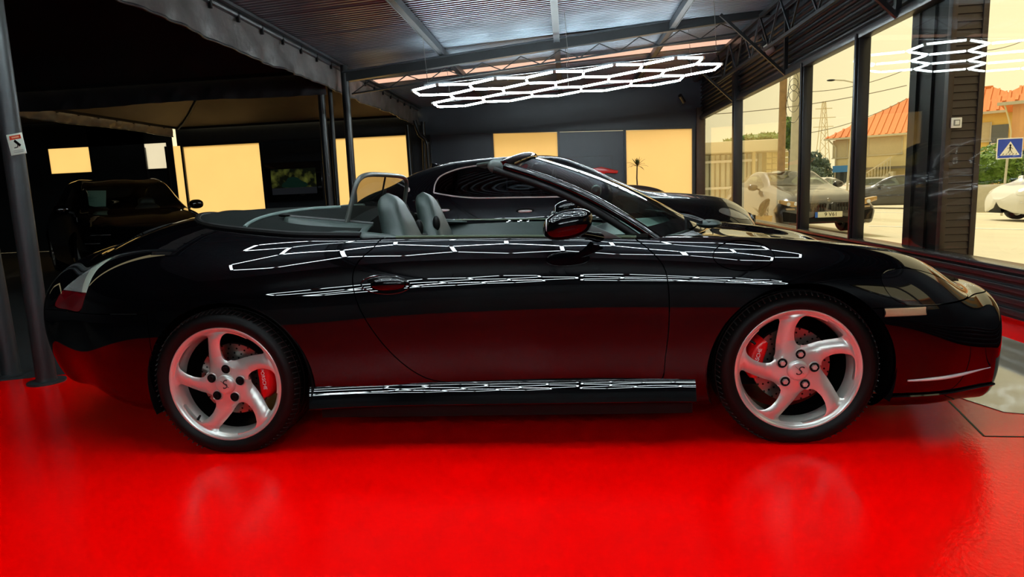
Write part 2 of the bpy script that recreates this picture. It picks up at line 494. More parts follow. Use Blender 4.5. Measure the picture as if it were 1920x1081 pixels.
# floor: red coat, dark tent floor
fl = MB(); fl.prism([(-3.45, -9), (WX + 0.1, -9), (WX + 0.1, BY), (-3.0, BY), (-3.0, 0.42), (-3.45, 0.24)], -0.1, 0.0, 'xy')
set_tags(fl.build('floor', RED, smooth=0), 'glossy red epoxy coated showroom floor', kind='structure')
fp = bpy.data.objects['floor']
a = MB(); a.prism([(2.06, -0.19), (2.17, -0.50), (2.30, -0.545), (3.02, -0.56), (3.03, 1.2), (2.15, 1.2)], 0.0, 0.003, 'xy')
a.build('concrete_inset', CONC, fp, smooth=0)
ln = MB()
for p, q in (((2.05, -0.25), (1.925, -0.77)), ((1.925, -0.77), (3.4, -0.86))): ln.bar((p[0], p[1], 0.0008), (q[0], q[1], 0.0008), 0.008, 0.0016)
ln.build('floor_joint', TRIM, fp, smooth=0)
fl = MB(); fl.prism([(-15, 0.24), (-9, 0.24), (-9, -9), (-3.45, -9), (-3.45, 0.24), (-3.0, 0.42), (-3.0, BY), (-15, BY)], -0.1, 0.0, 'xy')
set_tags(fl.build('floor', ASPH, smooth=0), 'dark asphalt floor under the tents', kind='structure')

# ceiling: corrugated sheets
ceil = thing('ceiling', 'sloping corrugated metal roof with ribbed sheets', None, kind='structure')
def sheet_mesh(w, name, m, x0=-3.35, x1=3.75, pitch=0.0833):
    n = int(round(w / pitch)); prof = []
    for i in range(n):
        y = i * pitch
        prof += [(y, 0), (y + 0.030, 0), (y + 0.042, 0.018), (y + 0.070, 0.018)]
    prof.append((w, 0)); prof.append((w + 0.02, -0.004))
    b = MB(); b.grid([[(x, y, roof_z(x) + z) for (y, z) in prof] for x in (x0, x1)])
    return b.mesh(name, m, smooth=0, recalc=False)
sm = sheet_mesh(1.0, 'roof_sheet', SHEET)
sk = sheet_mesh(0.42, 'skylight_sheet', SKYLIGHT)
y = -3.0
while y < BY:
    if abs(y - 8.0) < 0.01:
        for k in range(1):
            o = link_mesh('skylight_sheet', sk, None, ceil); o.location.y = 8.30 + k * 0.42
        for yy_ in (8.0, 8.72):
            o = link_mesh('roof_sheet', sheet_mesh(0.30 if yy_ < 8.5 else .12, 'roof_sheet', SHEET, pitch=0.06), None, ceil); o.location.y = yy_
        o = link_mesh('roof_sheet', sheet_mesh(0.16, 'roof_sheet', SHEET, pitch=0.08), None, ceil); o.location.y = 8.83
    else:
        o = link_mesh('roof_sheet', sm, None, ceil); o.location.y = y
    y += 1.0
for x in (-1.52, 0.2, 1.88, 3.3):
    b = MB(); z = roof_z(x) - 0.06
    b.box2((x - 0.045, -9, z - 0.04), (x + 0.045, BY, z + 0.045))
    b.box2((x - 0.045, -9, z - 0.05), (x - 0.035, BY, z - 0.04)); b.box2((x + 0.035, -9, z - 0.05), (x + 0.045, BY, z - 0.04))
    b.build('purlin', GALV, ceil, smooth=0)
# flat dark roof over the rest of the yard (outside the tents)
b = MB(); b.prism([(-3.35, roof_z(-3.35)), (3.75, roof_z(3.75)), (3.75, roof_z(3.75) + .05), (-3.35, roof_z(-3.35) + .05)], -9.0, -3.0, 'xz'); set_tags(b.build('ceiling', BLACKWALL, smooth=0), 'unseen black roof added behind the camera to darken reflections', kind='structure')  # black stretch added out of view to keep the car paint's reflections dark
b = MB(); b.box2((-9, -9, 3.25), (-3.35, 0.2, 3.3)); set_tags(b.build('ceiling', BLACKWALL, smooth=0), 'flat black roof beside the corrugated sheets', kind='structure')
b = MB(); b.box2((-15, 0.2, 3.25), (-9.4, BY, 3.3)); set_tags(b.build('ceiling', BLACKWALL, smooth=0), 'flat black roof beyond the tents', kind='structure')

# side and rear enclosure
b = MB(); b.box2((-9.1, -9, 0), (-9.0, 0.24, 3.4)); set_tags(b.build('wall_left', BLACKWALL, smooth=0), 'black side wall', kind='structure')
b = MB(); b.box2((-15.1, 0.2, 0), (-15.0, BY + .1, 3.4)); set_tags(b.build('wall_left', BLACKWALL, smooth=0), 'black far side wall', kind='structure')
b = MB(); b.box2((-15, 0.16, 0), (-9.0, 0.22, 3.4)); set_tags(b.build('wall_left', BLACKWALL, smooth=0), 'black return wall', kind='structure')
b = MB(); b.box2((-9.1, -9.1, 0), (WX + .15, -9.0, 1.5)); set_tags(b.build('wall_near', GREYWALL, smooth=0), 'grey rendered lower wall', kind='structure')
b = MB(); b.box2((-9.1, -9.1, 1.5), (WX + .15, -9.0, 3.6)); set_tags(b.build('wall_near', BLACKWALL, smooth=0), 'black upper wall', kind='structure')

# ---------------- back wall with translucent panels
bx = [float(on_y(px, 246, BY)[0]) for px in (804, 922, 1047, 1171, 1300)]
ztop = [float(on_y(px, py, BY)[2]) for px, py in ((804, 251), (922, 248), (1047, 246), (1171, 243), (1300, 239))]
wb = thing('wall_back', 'dark back wall with alternating slate and glowing cream panels', None, kind='structure')
b = MB(); b.prism([(-3.3, ztop[0] + .02), (WX + .1, ztop[-1] + .02), (WX + .1, roof_z(WX) + .2), (-3.3, roof_z(-3.3) + .2)], BY, BY + 0.08, 'xz')
b.build('upper_panel', SLATEWALL, wb, smooth=0)
for i in range(4):
    m = GLOWPANEL if i % 2 else SLATEWALL
    b = MB(); b.prism([(bx[i] + .02, 0), (bx[i + 1] - .02, 0), (bx[i + 1] - .02, ztop[i + 1] - .02), (bx[i] + .02, ztop[i] - .02)], BY + 0.02, BY + 0.03, 'xz')
    b.build('glow_panel' if i % 2 else 'dark_panel', m, wb, smooth=0)
b = MB(); b.prism([(bx[4] + .0, 0), (WX + .1, 0), (WX + .1, ztop[4]), (bx[4], ztop[4])], BY + .01, BY + 0.06, 'xz'); b.build('corner_strip', DARKMETAL, wb, smooth=0)
b = MB(); b.prism([(-3.3, 0), (bx[0], 0), (bx[0], ztop[0]), (-3.3, ztop[0])], BY + .01, BY + 0.06, 'xz'); b.build('corner_strip', DARKMETAL, wb, smooth=0)
for i in range(5):
    b = MB(); b.box2((bx[i] - .03, BY - .04, 0), (bx[i] + .03, BY + .05, ztop[i])); b.build('frame_post', DARKMETAL if i < 4 else GALV, wb, smooth=0)
b = MB(); b.bar((bx[0] - .1, BY - .01, ztop[0]), (bx[4] + .05, BY - .01, ztop[4]), .08, .05); b.build('frame_rail', GALV, wb, smooth=0)
b = MB(); pw = on_y(1060, 300, BY)[0], on_y(1147, 300, BY)[0]     # hatch outline in the dark panel
b.box2((pw[0], BY - .005, .2), (pw[0] + .012, BY + .02, 1.77)); b.box2((pw[1], BY - .005, .2), (pw[1] + .012, BY + .02, 1.77)); b.box2((pw[0], BY - .005, 1.76), (pw[1], BY + .02, 1.772))
b.build('hatch_trim', DARKMETAL, wb, smooth=0)

# tent back wall
tx = [float(on_y(px, 268, BY)[0]) for px in (340, 488, 622, 768)]
wt = thing('wall_back', 'dark tent back wall with tall glowing cream panels', None, kind='structure')
zt = 2.52
def tpanel(x0, x1, m, nm, z0=0.0, z1=zt):
    b = MB(); b.box2((x0, BY + .02, z0), (x1, BY + .03, z1)); return b.build(nm, m, wt, smooth=0)
tpanel(tx[0], tx[1], GLOWPANEL, 'glow_panel'); tpanel(tx[1], tx[2], BLACKWALL, 'dark_panel'); tpanel(tx[2], tx[3], GLOWPANEL, 'glow_panel')
tpanel(tx[3], -3.3, BLACKWALL, 'dark_panel')
tpanel(-9.45, -3.3, BLACKWALL, 'upper_panel', zt, 3.6)
wx = [float(on_y(px, 300, BY)[0]) for px in (92, 168, 273, 314)]
wz0, wz1 = float(on_y(130, 324, BY)[2]), float(on_y(130, 277, BY)[2])
tpanel(-15, wx[0], BLACKWALL, 'dark_panel', 0, 3.4); tpanel(wx[1], wx[2], BLACKWALL, 'dark_panel', 0, 3.4)
tpanel(wx[0], wx[1], BLACKWALL, 'dark_panel', 0, wz0); tpanel(wx[2], wx[3], BLACKWALL, 'dark_panel', 0, wz0)
tpanel(wx[0], wx[3], BLACKWALL, 'dark_panel', wz1, 3.4); tpanel(wx[3], tx[0] - .25, BLACKWALL, 'dark_panel', 0, 3.4)
tpanel(wx[0], wx[1], GLOWPANEL, 'glow_panel', wz0, wz1); tpanel(wx[2], wx[3], translucent_mat('pale_window_sheet', (0.9, 0.9, 0.9), 0.2), 'pale_panel', wz0, wz1)
tpanel(tx[0] - .25, tx[0], GLOWPANEL, 'glow_panel')
for x in (tx[0], tx[1], tx[2], tx[3], wx[2], wx[3]):
    b = MB(); b.box2((x - .025, BY - .03, 0), (x + .025, BY + .05, zt)); b.build('frame_post', DARKMETAL, wt, smooth=0)
b = MB(); b.box2((tx[0], BY - .02, zt - .03), (tx[3], BY + .05, zt + .03)); b.build('frame_rail', DARKMETAL, wt, smooth=0)

# ---------------- shop window wall on the right
wr = thing('wall_right', 'low dark ribbed wall and slatted fascia around the shop window', None, kind='structure')
b = MB(); b.box2((WX - .02, -9, 0), (WX + .12, BY, .35)); b.build('sill_wall', DARKMETAL, wr, smooth=0)
for z in (0.05, 0.13, 0.21, 0.29):
    b = MB(); b.box2((WX - .055, -9, z - .022), (WX - .02, BY, z + .022)); b.build('rib', DARKMETAL, wr, bevel=.008)
b = MB(); b.box2((WX - .07, -9, .335), (WX + .12, BY, .37)); b.build('window_sill', mat('satin_black_sill', (.02, .02, .022), rough=.25), wr, bevel=.004)
GT = 2.53
b = MB(); b.box2((WX + .02, -9, GT), (WX + .12, BY, 3.5)); b.build('fascia', BLACKWALL, wr, smooth=0)
for k in range(9):
    z = GT + .06 + k * .085
    b = MB(); b.box((WX, (BY - 9) / 2, z), (.03, BY + 9, .045), Matrix.Rotation(.5, 3, 'Y')); b.build('slat', DARKMETAL, wr, smooth=0)
b = MB(); b.box2((WX - .06, -9, GT - .05), (WX + .06, BY, GT + .03)); b.build('head_rail', DARKMETAL, wr, bevel=.005)
edges = [BY, 9.02, 5.63, 4.02, -0.20]
for i in range(len(edges) - 1):
    y1, y0 = edges[i], edges[i + 1]
    w = thing('window_%d' % (i + 1), 'tall shop window pane in dark metal frame', None, kind='structure')
    b = MB(); b.box2((WX + .005, y0, .37), (WX + .011, y1, GT)); b.build('pane', PANE, w, smooth=0)
    b = MB(); b.box2((WX - .05, y0 - .045, .36), (WX + .07, y0 + .045, GT)); b.box2((WX - .075, y0 - .02, .36), (WX - .05, y0 + .02, GT))
    b.build('mullion', DARKMETAL, w, bevel=.004)
    if i == 0:
        b = MB(); b.box2((WX - .09, y0 - .07, 0), (WX + .07, y0 + .07, 3.4)); b.build('post', DARKMETAL, w, bevel=.006)
        b = MB(); b.box2((WX - .12, BY - .12, 0), (WX + .07, BY, 2.75)); b.build('corner_post', mat('rust_brown_post', (.06, .035, .02), rough=.5, noise=.4, nscale=12), w, bevel=.006)

b = MB(); b.box2((WX, -9, .36), (WX + .1, -3.2, GT)); b.build('added_blind_panel', BLACKWALL, wr, smooth=0)  # unseen black panels added in place of windows to darken the nose reflections
b = MB(); b.box2((WX, -1.7, .36), (WX + .1, -.245, GT)); b.build('added_blind_panel', BLACKWALL, wr, smooth=0)
b = MB(); b.box2((WX, -3.2, .36), (WX + .1, -1.7, .95)); b.box2((WX, -3.2, 2.15), (WX + .1, -1.7, GT)); b.build('added_blind_panel', BLACKWALL, wr, smooth=0)
w = thing('window_5', 'unseen small side window added for its reflection in the convertible nose', None, kind='structure')  # added out of view so its pane reflects in the convertible's nose
b = MB(); b.box2((WX + .02, -3.2, .95), (WX + .026, -1.7, 2.15)); b.build('pane', PANE, w, smooth=0)
b = MB(); b.box2((WX - .02, -2.48, .95), (WX + .06, -2.42, 2.15)); b.build('mullion', DARKMETAL, w, smooth=0)

# louvred pillar behind the glass
PX0, PX1, PY0, PY1 = 3.50, 3.79, 2.50, 3.16
lp = thing('louvred_pillar', 'dark brown louvred shutter pillar standing behind the shop window', 'pillar', (PX0, PY0, 0))
b = MB(); b.box2((0.02, .03, out_z(PX0)), (PX1 - PX0, PY1 - PY0, 3.5)); b.build('core', TRIM, lp, smooth=0)
for x in (0.0, PX1 - PX0 - .045):
    b = MB(); b.box2((x, -.01, .0), (x + .045, .05, 3.5)); b.build('stile', BROWNLV, lp, bevel=.003)
for k in range(52):
    z = .10 + k * .063
    b = MB(); b.box(((PX1 - PX0) / 2, .012, z), (PX1 - PX0 - .09, .010, .060), Matrix.Rotation(-.20, 3, 'X')); b.build('slat', BROWNLV, lp, smooth=0)
for yy in (.25, .5):
    b = MB(); b.box2((0.0, yy, 0), (.03, yy + .05, 3.5)); b.build('cover_strip', TRIM, lp, smooth=0)
sw = on_y(1793, 230, PY0 - .02)
s_ = thing('wall_switch', 'square white light switch on the louvred pillar', 'switch', (float(sw[0]) + .0, PY0 - .02, float(sw[2])))
b = MB(); b.box((0, 0, 0), (.085, .014, .085)); b.build('plate', WHITE, s_, bevel=.004)
b = MB(); b.box((0, -.008, 0), (.05, .008, .05)); b.build('frame', mat('grey_plastic', (.25, .25, .24), rough=.4), s_, bevel=.002)
b = MB(); b.box((0, -.012, 0), (.032, .008, .032)); b.build('rocker', WHITE, s_, bevel=.002)

# ---------------- roof beam, trusses
yb = 6.6
zl, zr = float(on_y(660, 176, yb)[2]), float(on_y(1390, 61, yb)[2]); xl, xr = float(on_y(660, 176, yb)[0]), float(on_y(1390, 61, yb)[0])
bl, br = float(on_y(655, 158, yb)[2]), float(on_y(1390, 38, yb)[2])
rb = thing('roof_beam', 'long black roof beam with a lattice truss under it', 'roof beam', (0, yb, 0))
b = MB(); b.bar((xl - .1, 0, bl + .10), (xr + .4, 0, br + .10), .10, .13); b.build('beam', MAST, rb, smooth=0)
b = MB(); b.bar((xl - .1, -.03, bl + .17), (xr + .4, -.03, br + .17), .16, .02); b.build('flange', GALV, rb, smooth=0)
b = MB(); b.bar((xl, 0, zl), (xr, 0, zr), .025); b.build('bottom_chord', MAST, rb, smooth=0)
NT = 20
for k in range(NT):
    t0, t1 = k / NT, (k + 1) / NT
    p = lambda t, top: (lerp(xl, xr, t), 0, lerp(bl if top else zl, br if top else zr, t))
    b = MB(); b.bar(p(t0, k % 2), p(t1, not k % 2), .014); b.build('web', MAST, rb, smooth=0)

gx = 3.12
g0, g1 = 9.2, 2.2
gz0, gz1 = float(on_x(1400, 150, gx)[2]), float(on_x(1620, 32, gx)[2])
gt = thing('roof_girder', 'black triangular lattice girder along the shop window', 'roof girder', (gx, 0, 0))
zb = 2.86
b = MB(); b.bar((0, g0, zb), (0, g1, zb), .04); b.build('bottom_chord', MAST, gt, smooth=0)
b = MB(); b.bar((0, g0, 3.36), (0, g1, 3.36), .05); b.build('top_chord', MAST, gt, smooth=0)
n = 16
for k in range(n):
    ya, yc = lerp(g0, g1, k / n), lerp(g0, g1, (k + 1) / n)
    b = MB(); b.bar((0, ya, zb if k % 2 else 3.36), (0, yc, 3.36 if k % 2 else zb), .022); b.build('web', GALV if k % 3 else MAST, gt, smooth=0)
for yy in (g0 - .05, 6.3, 3.2):
    bb = thing('roof_bracket', 'black diagonal knee bracket from window post to roof at depth %.0f metres' % yy if 0 else {9: 'black knee bracket at the far window post', 6: 'black knee bracket under the long roof beam end', 3: 'black knee bracket nearest the louvred pillar'}[int(yy)], 'bracket', (WX - .05, yy, 2.5))
    b = MB(); b.bar((0, 0, 0), (-.9, 0, .86), .04); b.build('strut', MAST, bb, smooth=0)
    b = MB(); b.bar((0, 0, .0), (0, 0, .85), .05); b.build('upright', MAST, bb, smooth=0)
    b = MB(); b.bar((0, 0, .5), (-.5, 0, .43), .02); b.build('tie', GALV, bb, smooth=0)

fd = on_y(1440, 90, 6.9)
fl_ = thing('flood_light', 'small grey floodlight on the roof girder above the window', 'floodlight', tuple(fd))
rt = Matrix.Rotation(-.6, 3, 'Y') @ Matrix.Rotation(.5, 3, 'X')
b = MB(); b.box((0, 0, 0), (.17, .06, .22), rt); b.build('housing', MAST, fl_, bevel=.01)
b = MB(); b.box(rt @ Vector((0, -.034, 0)), (.14, .008, .18), rt); b.build('lens', mat('flood_glass', (.45, .45, .38), rough=.15), fl_, bevel=.003)
b = MB(); b.bar((0, .05, 0), (-.05, .12, .22), .02); b.build('bracket', MAST, fl_, smooth=0)
cm = on_y(1278, 185, 11.6)
sc_ = thing('security_camera', 'small dark security camera on the back wall near the corner', 'camera', tuple(cm))
b = MB(); b.tube([(-.05, -.1, .06), (.06, .06, -.06)], .045, 12); b.build('body', MAST, sc_)
b = MB(); b.bar((.06, .06, -.06), (.1, .65, -.05), .03); b.build('arm', MAST, sc_)

# ---------------- posts
POSTM = mat('dark_grey_steel_pole', (0.035, 0.040, 0.042), rough=0.42, metal=0.4, noise=0.3, nscale=9)
def post(name, label, p0, p1, r, m=POSTM, foot=True, cat='post'):
    t = thing(name, label, cat, (p0[0], p0[1], 0))
    b = MB(); b.tube([(0, 0, 0), (p1[0] - p0[0], p1[1] - p0[1], p1[2])], r, 20); b.build('shaft', m, t)
    if foot:
        b = MB(); b.lathe([(r * 1.9, 0), (r * 1.9, .012), (r * 1.05, .014), (r * 1.02, .03)], 24, axis='z'); b.build('foot_plate', m, t)
    return t
p0, p1 = on_z(88, 716, 0), on_y(-4, 60, .21)
post('tent_post', 'thick grey steel tent pole carrying the camera warning sticker', p0, (p1[0], p1[1], 2.70), .055)
p0, p1 = on_z(22, 703, 0), on_y(-95, 60, .5)
post('tent_post', 'grey steel tent pole at the left picture edge behind the stickered pole', p0, (p1[0], p1[1], 2.88), .055)
def post2(label, px0, py0, px1, py1, Y, r, ztop_, name='roof_post', square=False):
    a, c = on_y(px0, py0, Y), on_y(px1, py1, Y); k = (c[0] - a[0]) / (c[2] - a[2])
    x0, x1 = a[0] - k * a[2], a[0] + k * (ztop_ - a[2])
    return post(name, label, (x0, Y), (x1, Y, ztop_), r, MAST, False)
post2('slim black post below the grey valance, left of the pair', 619, 390, 603, 190, 6.48, .055, 2.9, 'tent_post')
post2('slim black post just right of the tent post, linked to it', 634, 390, 620, 190, 6.7, .035, 2.9, 'tent_post')
post2('black square-looking post holding the long roof beam', 664, 390, 648, 165, 6.6, .06, 3.06)
post2('black post at the far end of the grey valance', 771, 330, 765, 250, 11.9, .06, 2.7, 'tent_post')
post2('dark post at the left corner of the panelled back wall', 797, 320, 794, 245, 12.0, .05, 2.75)
dp = on_y(791, 250, 11.7)
t = thing('drain_pipe', 'curved dark drain pipe where the valance meets the back wall', 'pipe', (float(dp[0]), 11.7, 0))
b = MB(); b.tube([(-.15, 0, 2.75), (-.1, 0, 2.55), (-.05, 0, 2.42), (.06, 0, 2.33), (.1, .05, 2.2), (.1, .1, 0)], .05, 12); b.build('pipe', MAST, t)
b = MB(); b.lathe([(.062, 2.2), (.062, 2.25), (.05, 2.25)], 16, (.1, .06, 0), 'z'); b.build('collar', MAST, t)

# ---------------- tents
TX0, TX1 = -9.3, -3.3
def canopy(label, y0, y1, m, peak, zeave=2.95):
    t = thing('tent_canopy', label, 'tent', (TX1, y0, 0))
    cx, cy = (TX0 - TX1) / 2, (y1 - y0) / 2; X = TX0 - TX1; Yd = y1 - y0
    cor = [(0, 0), (0, Yd), (X, Yd), (X, 0)]
    for i in range(4):
        a, c = cor[i], cor[(i + 1) % 4]; P = []
        for u in np.linspace(0, 1, 13):
            row = []
            for v in np.linspace(0, 1, 9):
                bx_, by_ = lerp(a[0], c[0], u), lerp(a[1], c[1], u)
                h = zeave + peak * v ** 1.35
                row.append((lerp(bx_, cx, v), lerp(by_, cy, v), h))
            P.append(row)
        b = MB(); b.grid(P); b.build('fabric_slope', m, t, smooth=60)
        b = MB(); b.tube([(lerp(a[0], cx, v), lerp(a[1], cy, v), zeave - .03 + peak * v ** 1.35) for v in np.linspace(0, 1, 9)], .025, 8); b.build('hip_rib', MAST if m is TENT else GALV, t)
        b = MB(); b.bar((a[0], a[1], zeave - .02), (c[0], c[1], zeave - .02), .05); b.build('eave_rail', MAST, t, smooth=0)
    return t
canopy('black fabric tent canopy over the left of the hall', 0.3, 6.3, TENT, 1.3)
canopy('brown-grey fabric tent canopy over the back left', 6.5, 12.2, TENT2, 1.5)
def valance(label, p0, p1, z0, z1, m, amp=.015, n=160, name='tent_valance', piping=GALV, straps=True):
    p0, p1 = Vector(p0), Vector(p1); L = (p1 - p0).length; d = (p1 - p0) / L; nn = Vector((d.y, -d.x, 0))
    t = thing(name, label, 'valance', (p0.x, p0.y, z0)); P = []
    rnd = random.Random(len(label)); ph = [rnd.uniform(0, 6) for _ in range(6)]
    def off(s_, v): return amp * (math.sin(s_ * 5.1 + ph[0] + v * 2) + .8 * math.sin(s_ * 9.3 + ph[1] - v * 3) + .7 * math.sin(s_ * 21 + ph[2] + v * 6)) * (.25 + v) * (.6 + .6 * math.sin(s_ * 1.3 + ph[4]) ** 2)
    for i in range(n + 1):
        s_ = L * i / n; row = []
        for j in range(7):
            v = j / 6; q = d * s_ + nn * (off(s_, v)); sag = .015 * math.sin(s_ * 1.7 + ph[3]) * v
            row.append((q.x, q.y, (z1 - z0) * (1 - v) + sag))
        P.append(row)
    b = MB(); b.grid(P); b.build('fabric', m, t, smooth=80)
    if piping: b = MB(); b.tube([r[-1] for r in P], .012, 6); b.build('piping', piping, t)
    q = [d * 0, d * L]
    b = MB(); b.tube([(q[0].x, q[0].y, z1 - z0 + .03), (q[1].x, q[1].y, z1 - z0 + .03)], .035, 10); b.build('top_rail', GALV, t)
    if straps:
        for k in range(int(L / .55)):
            c = d * (k * .55 + .2) + nn * .02
            b = MB(); b.box((c.x, c.y, z1 - z0 - .0), (.03, .03, .1)); b.build('strap', TRIM, t, smooth=0)
    return t
valance('long wrinkled grey fabric valance running into the hall', (TX1 + .10, 0.1, 0), (TX1 + .10, 12.1, 0), 2.68, 3.02, VAL)
b = MB(); b.box2((TX1 - .02, 0.0, 3.08), (TX1 + .18, 12.2, 3.112)); set_tags(b.build('roof_gutter', GALV, smooth=0), 'long grey metal gutter above the wrinkled valance', 'gutter')
valance('black fabric valance hanging between the two tents', (TX0, 6.36, 0), (TX1, 6.36, 0), 2.62, 2.95, TENT, straps=False, piping=None)
valance('pale brown wrinkled fabric valance at the far left', (TX0 - .09, 6.6, 0), (TX0 - .09, 12.1, 0), 2.74, 2.95, mat('brown_valance_fabric', (.16, .13, .10), rough=.5, noise=.35, nscale=5, bump=.5, bscale=8))

# warning sticker
sp = on_y(31, 270, .147)
st = thing('warning_sticker', 'white video surveillance warning sticker with red header on the grey pole', 'sticker', tuple(sp), 0)
rm = Matrix.Rotation(-.10, 3, 'Y')
b = MB(); b.box((0, 0, 0), (.098, .004, .118), rm); b.build('sheet', mat('pale_sticker', (.62, .78, .66), rough=.4), st, bevel=.0015)
b = MB(); b.box(rm @ Vector((.004, -.003, .038)), (.07, .002, .022), rm); b.build('header', mat('sticker_red', (.55, .06, .02), rough=.4), st, smooth=0)
b = MB(); b.box(rm @ Vector((.006, -.0042, .038)), (.045, .001, .008), rm); b.build('header_lettering', mat('sticker_peach', (.9, .5, .3), rough=.5), st, smooth=0)
b = MB(); b.bar(rm @ Vector((-.005, -.003, .02)), rm @ Vector((.025, -.003, -.012)), .004, .014); b.bar(rm @ Vector((.01, -.003, -.004)), rm @ Vector((.006, -.003, -.018)), .003, .004); b.bar(rm @ Vector((.006, -.003, -.018)), rm @ Vector((-.016, -.003, -.02)), .003, .004)
b.build('camera_symbol', TRIM, st, smooth=0)
for k in range(2):
    b = MB(); b.box(rm @ Vector((0.006, -.003, -.036 - .009 * k)), (.065, .001, .003), rm); b.build('small_print', mat('sticker_grey', (.25, .3, .27), rough=.5), st, smooth=0)

# framed dark screen between the glowing tent panels
tv = on_y(552, 340, BY - .05)
t = thing('wall_screen', 'dark wall screen showing a green car among foliage', 'screen', (float(tv[0]), BY - .06, float(tv[2])))
b = MB(); b.box((0, 0, 0), (1.45, .05, .95)); b.build('bezel', GLOSS, t, bevel=.006)
pm = bpy.data.materials.new('screen_picture'); pm.use_nodes = True
nt = pm.node_tree; bs = nt.nodes['Principled BSDF']; tc = nt.nodes.new('ShaderNodeTexCoord'); nz = nt.nodes.new('ShaderNodeTexNoise')
nz.inputs['Scale'].default_value = 5; nz.inputs['Detail'].default_value = 4; cr = nt.nodes.new('ShaderNodeValToRGB')
cr.color_ramp.elements[0].position = .45; cr.color_ramp.elements[0].color = (.003, .004, .002, 1)
cr.color_ramp.elements[1].position = .78; cr.color_ramp.elements[1].color = (.10, .11, .02, 1)
nt.links.new(tc.outputs['Object'], nz.inputs['Vector']); nt.links.new(nz.outputs['Fac'], cr.inputs['Fac'])
nt.links.new(cr.outputs['Color'], bs.inputs['Base Color']); nt.links.new(cr.outputs['Color'], bs.inputs['Emission Color']); bs.inputs['Emission Strength'].default_value = .6; bs.inputs['Roughness'].default_value = .3
MATS['screen_picture'] = pm
b = MB(); b.box((0.0, -.027, .0), (1.15, .004, .62)); b.build('foliage_picture', pm, t, smooth=0)
b = MB(); b.prism(smooth_poly([(-.26, -.14), (.30, -.14), (.33, -.05), (.22, .0), (.08, .10), (-.12, .10), (-.20, .01), (-.30, -.05)], 3), -.031, -.0292, 'xz'); b.build('car_picture', mat('screen_green', (.004, .016, .010), rough=.3, emit=.3, emit_color=(.006, .022, .014)), t, smooth=0)
b = MB(); b.box((.0, -.0294, -.23), (1.15, .001, .16)); b.build('road_picture', mat('screen_grey', (.012, .013, .016), rough=.3, emit=.3, emit_color=(.02, .022, .026)), t, smooth=0)

# ---------------- hexagon tube lamps
TUBE = mat('lit_led_tube', (.95, .97, 1), rough=.4, emit=40.0, emit_color=(.82, .97, 1.0))
JOINT = mat('lamp_joint_plastic', (.75, .77, .8), rough=.4)
def hex_lamp(label, loc, s, ncol, rows, tilt=(0, 0), wires=None, group=None):
    t = thing('hexagon_lamp', label, 'ceiling lamp', loc)
    t.rotation_euler = (tilt[0], tilt[1], 0)
    w = math.sqrt(3) * s; ed, vt = {}, {}
    for r in range(rows):
        for i in range(ncol):
            cx, cy = (i - (ncol - 1) / 2) * w + (r % 2) * w / 2 - w / 4, (r - (rows - 1) / 2) * 1.5 * s
            P = [(cx + s * math.cos(math.radians(30 + 60 * k)), cy + s * math.sin(math.radians(30 + 60 * k))) for k in range(6)]
            for k in range(6):
                a, c = P[k], P[(k + 1) % 6]; ka, kc = (round(a[0], 3), round(a[1], 3)), (round(c[0], 3), round(c[1], 3))
                ed[tuple(sorted((ka, kc)))] = (a, c); vt[ka] = a
    tm = MB(); tm.tube([(-s / 2 + .022, 0, 0), (s / 2 - .022, 0, 0)], .0145, 10); me = tm.mesh('light_tube', TUBE)
    jm = MB(); jm.lathe([(.0, -.016), (.024, -.016), (.027, 0), (.024, .016), (0, .016)], 10, axis='z'); mj = jm.mesh('joint', JOINT)
    for a, c in ed.values():
        o = link_mesh('light_tube', me, None, t); o.location = ((a[0] + c[0]) / 2, (a[1] + c[1]) / 2, 0); o.rotation_euler.z = math.atan2(c[1] - a[1], c[0] - a[0])
    for p in vt.values():
        o = link_mesh('joint', mj, None, t); o.location = (p[0], p[1], 0)
    W, H = ncol * w / 2, (rows * 1.5 + .5) * s / 2
    for yy in (-H + .1, H - .45):
        b = MB(); b.box((0, yy, .04), (2 * W, .03, .02)); b.build('carrier_rail', GALV, t, smooth=0)
    for xx in (-W + .05, 0, W - .05):
        for yy in (-H + .1, H - .45):
            b = MB(); b.tube([(xx, yy, .04), (xx, yy, .04 + (wires or .45))], .004, 5); b.build('hanger_wire', STEEL, t)
    return t
S_ = .445
hex_lamp('lit white hexagon grid lamp hanging over the dark sedan', (0.36, 6.35, 2.555), S_, 5, 3, (0, -.05), .70)
hex_lamp('lit white hexagon grid lamp hanging over the black convertible', (0.1, -0.75, 2.62), S_, 5, 3, (0, -.05), .62)
hex_lamp('lit white hexagon grid lamp behind the camera, left of two', (-1.0, -6.4, 2.60), S_, 3, 3, (0, -.05), .55)
hex_lamp('lit white hexagon grid lamp behind the camera, right of two', (1.75, -6.4, 2.74), S_, 3, 3, (0, -.05), .55)

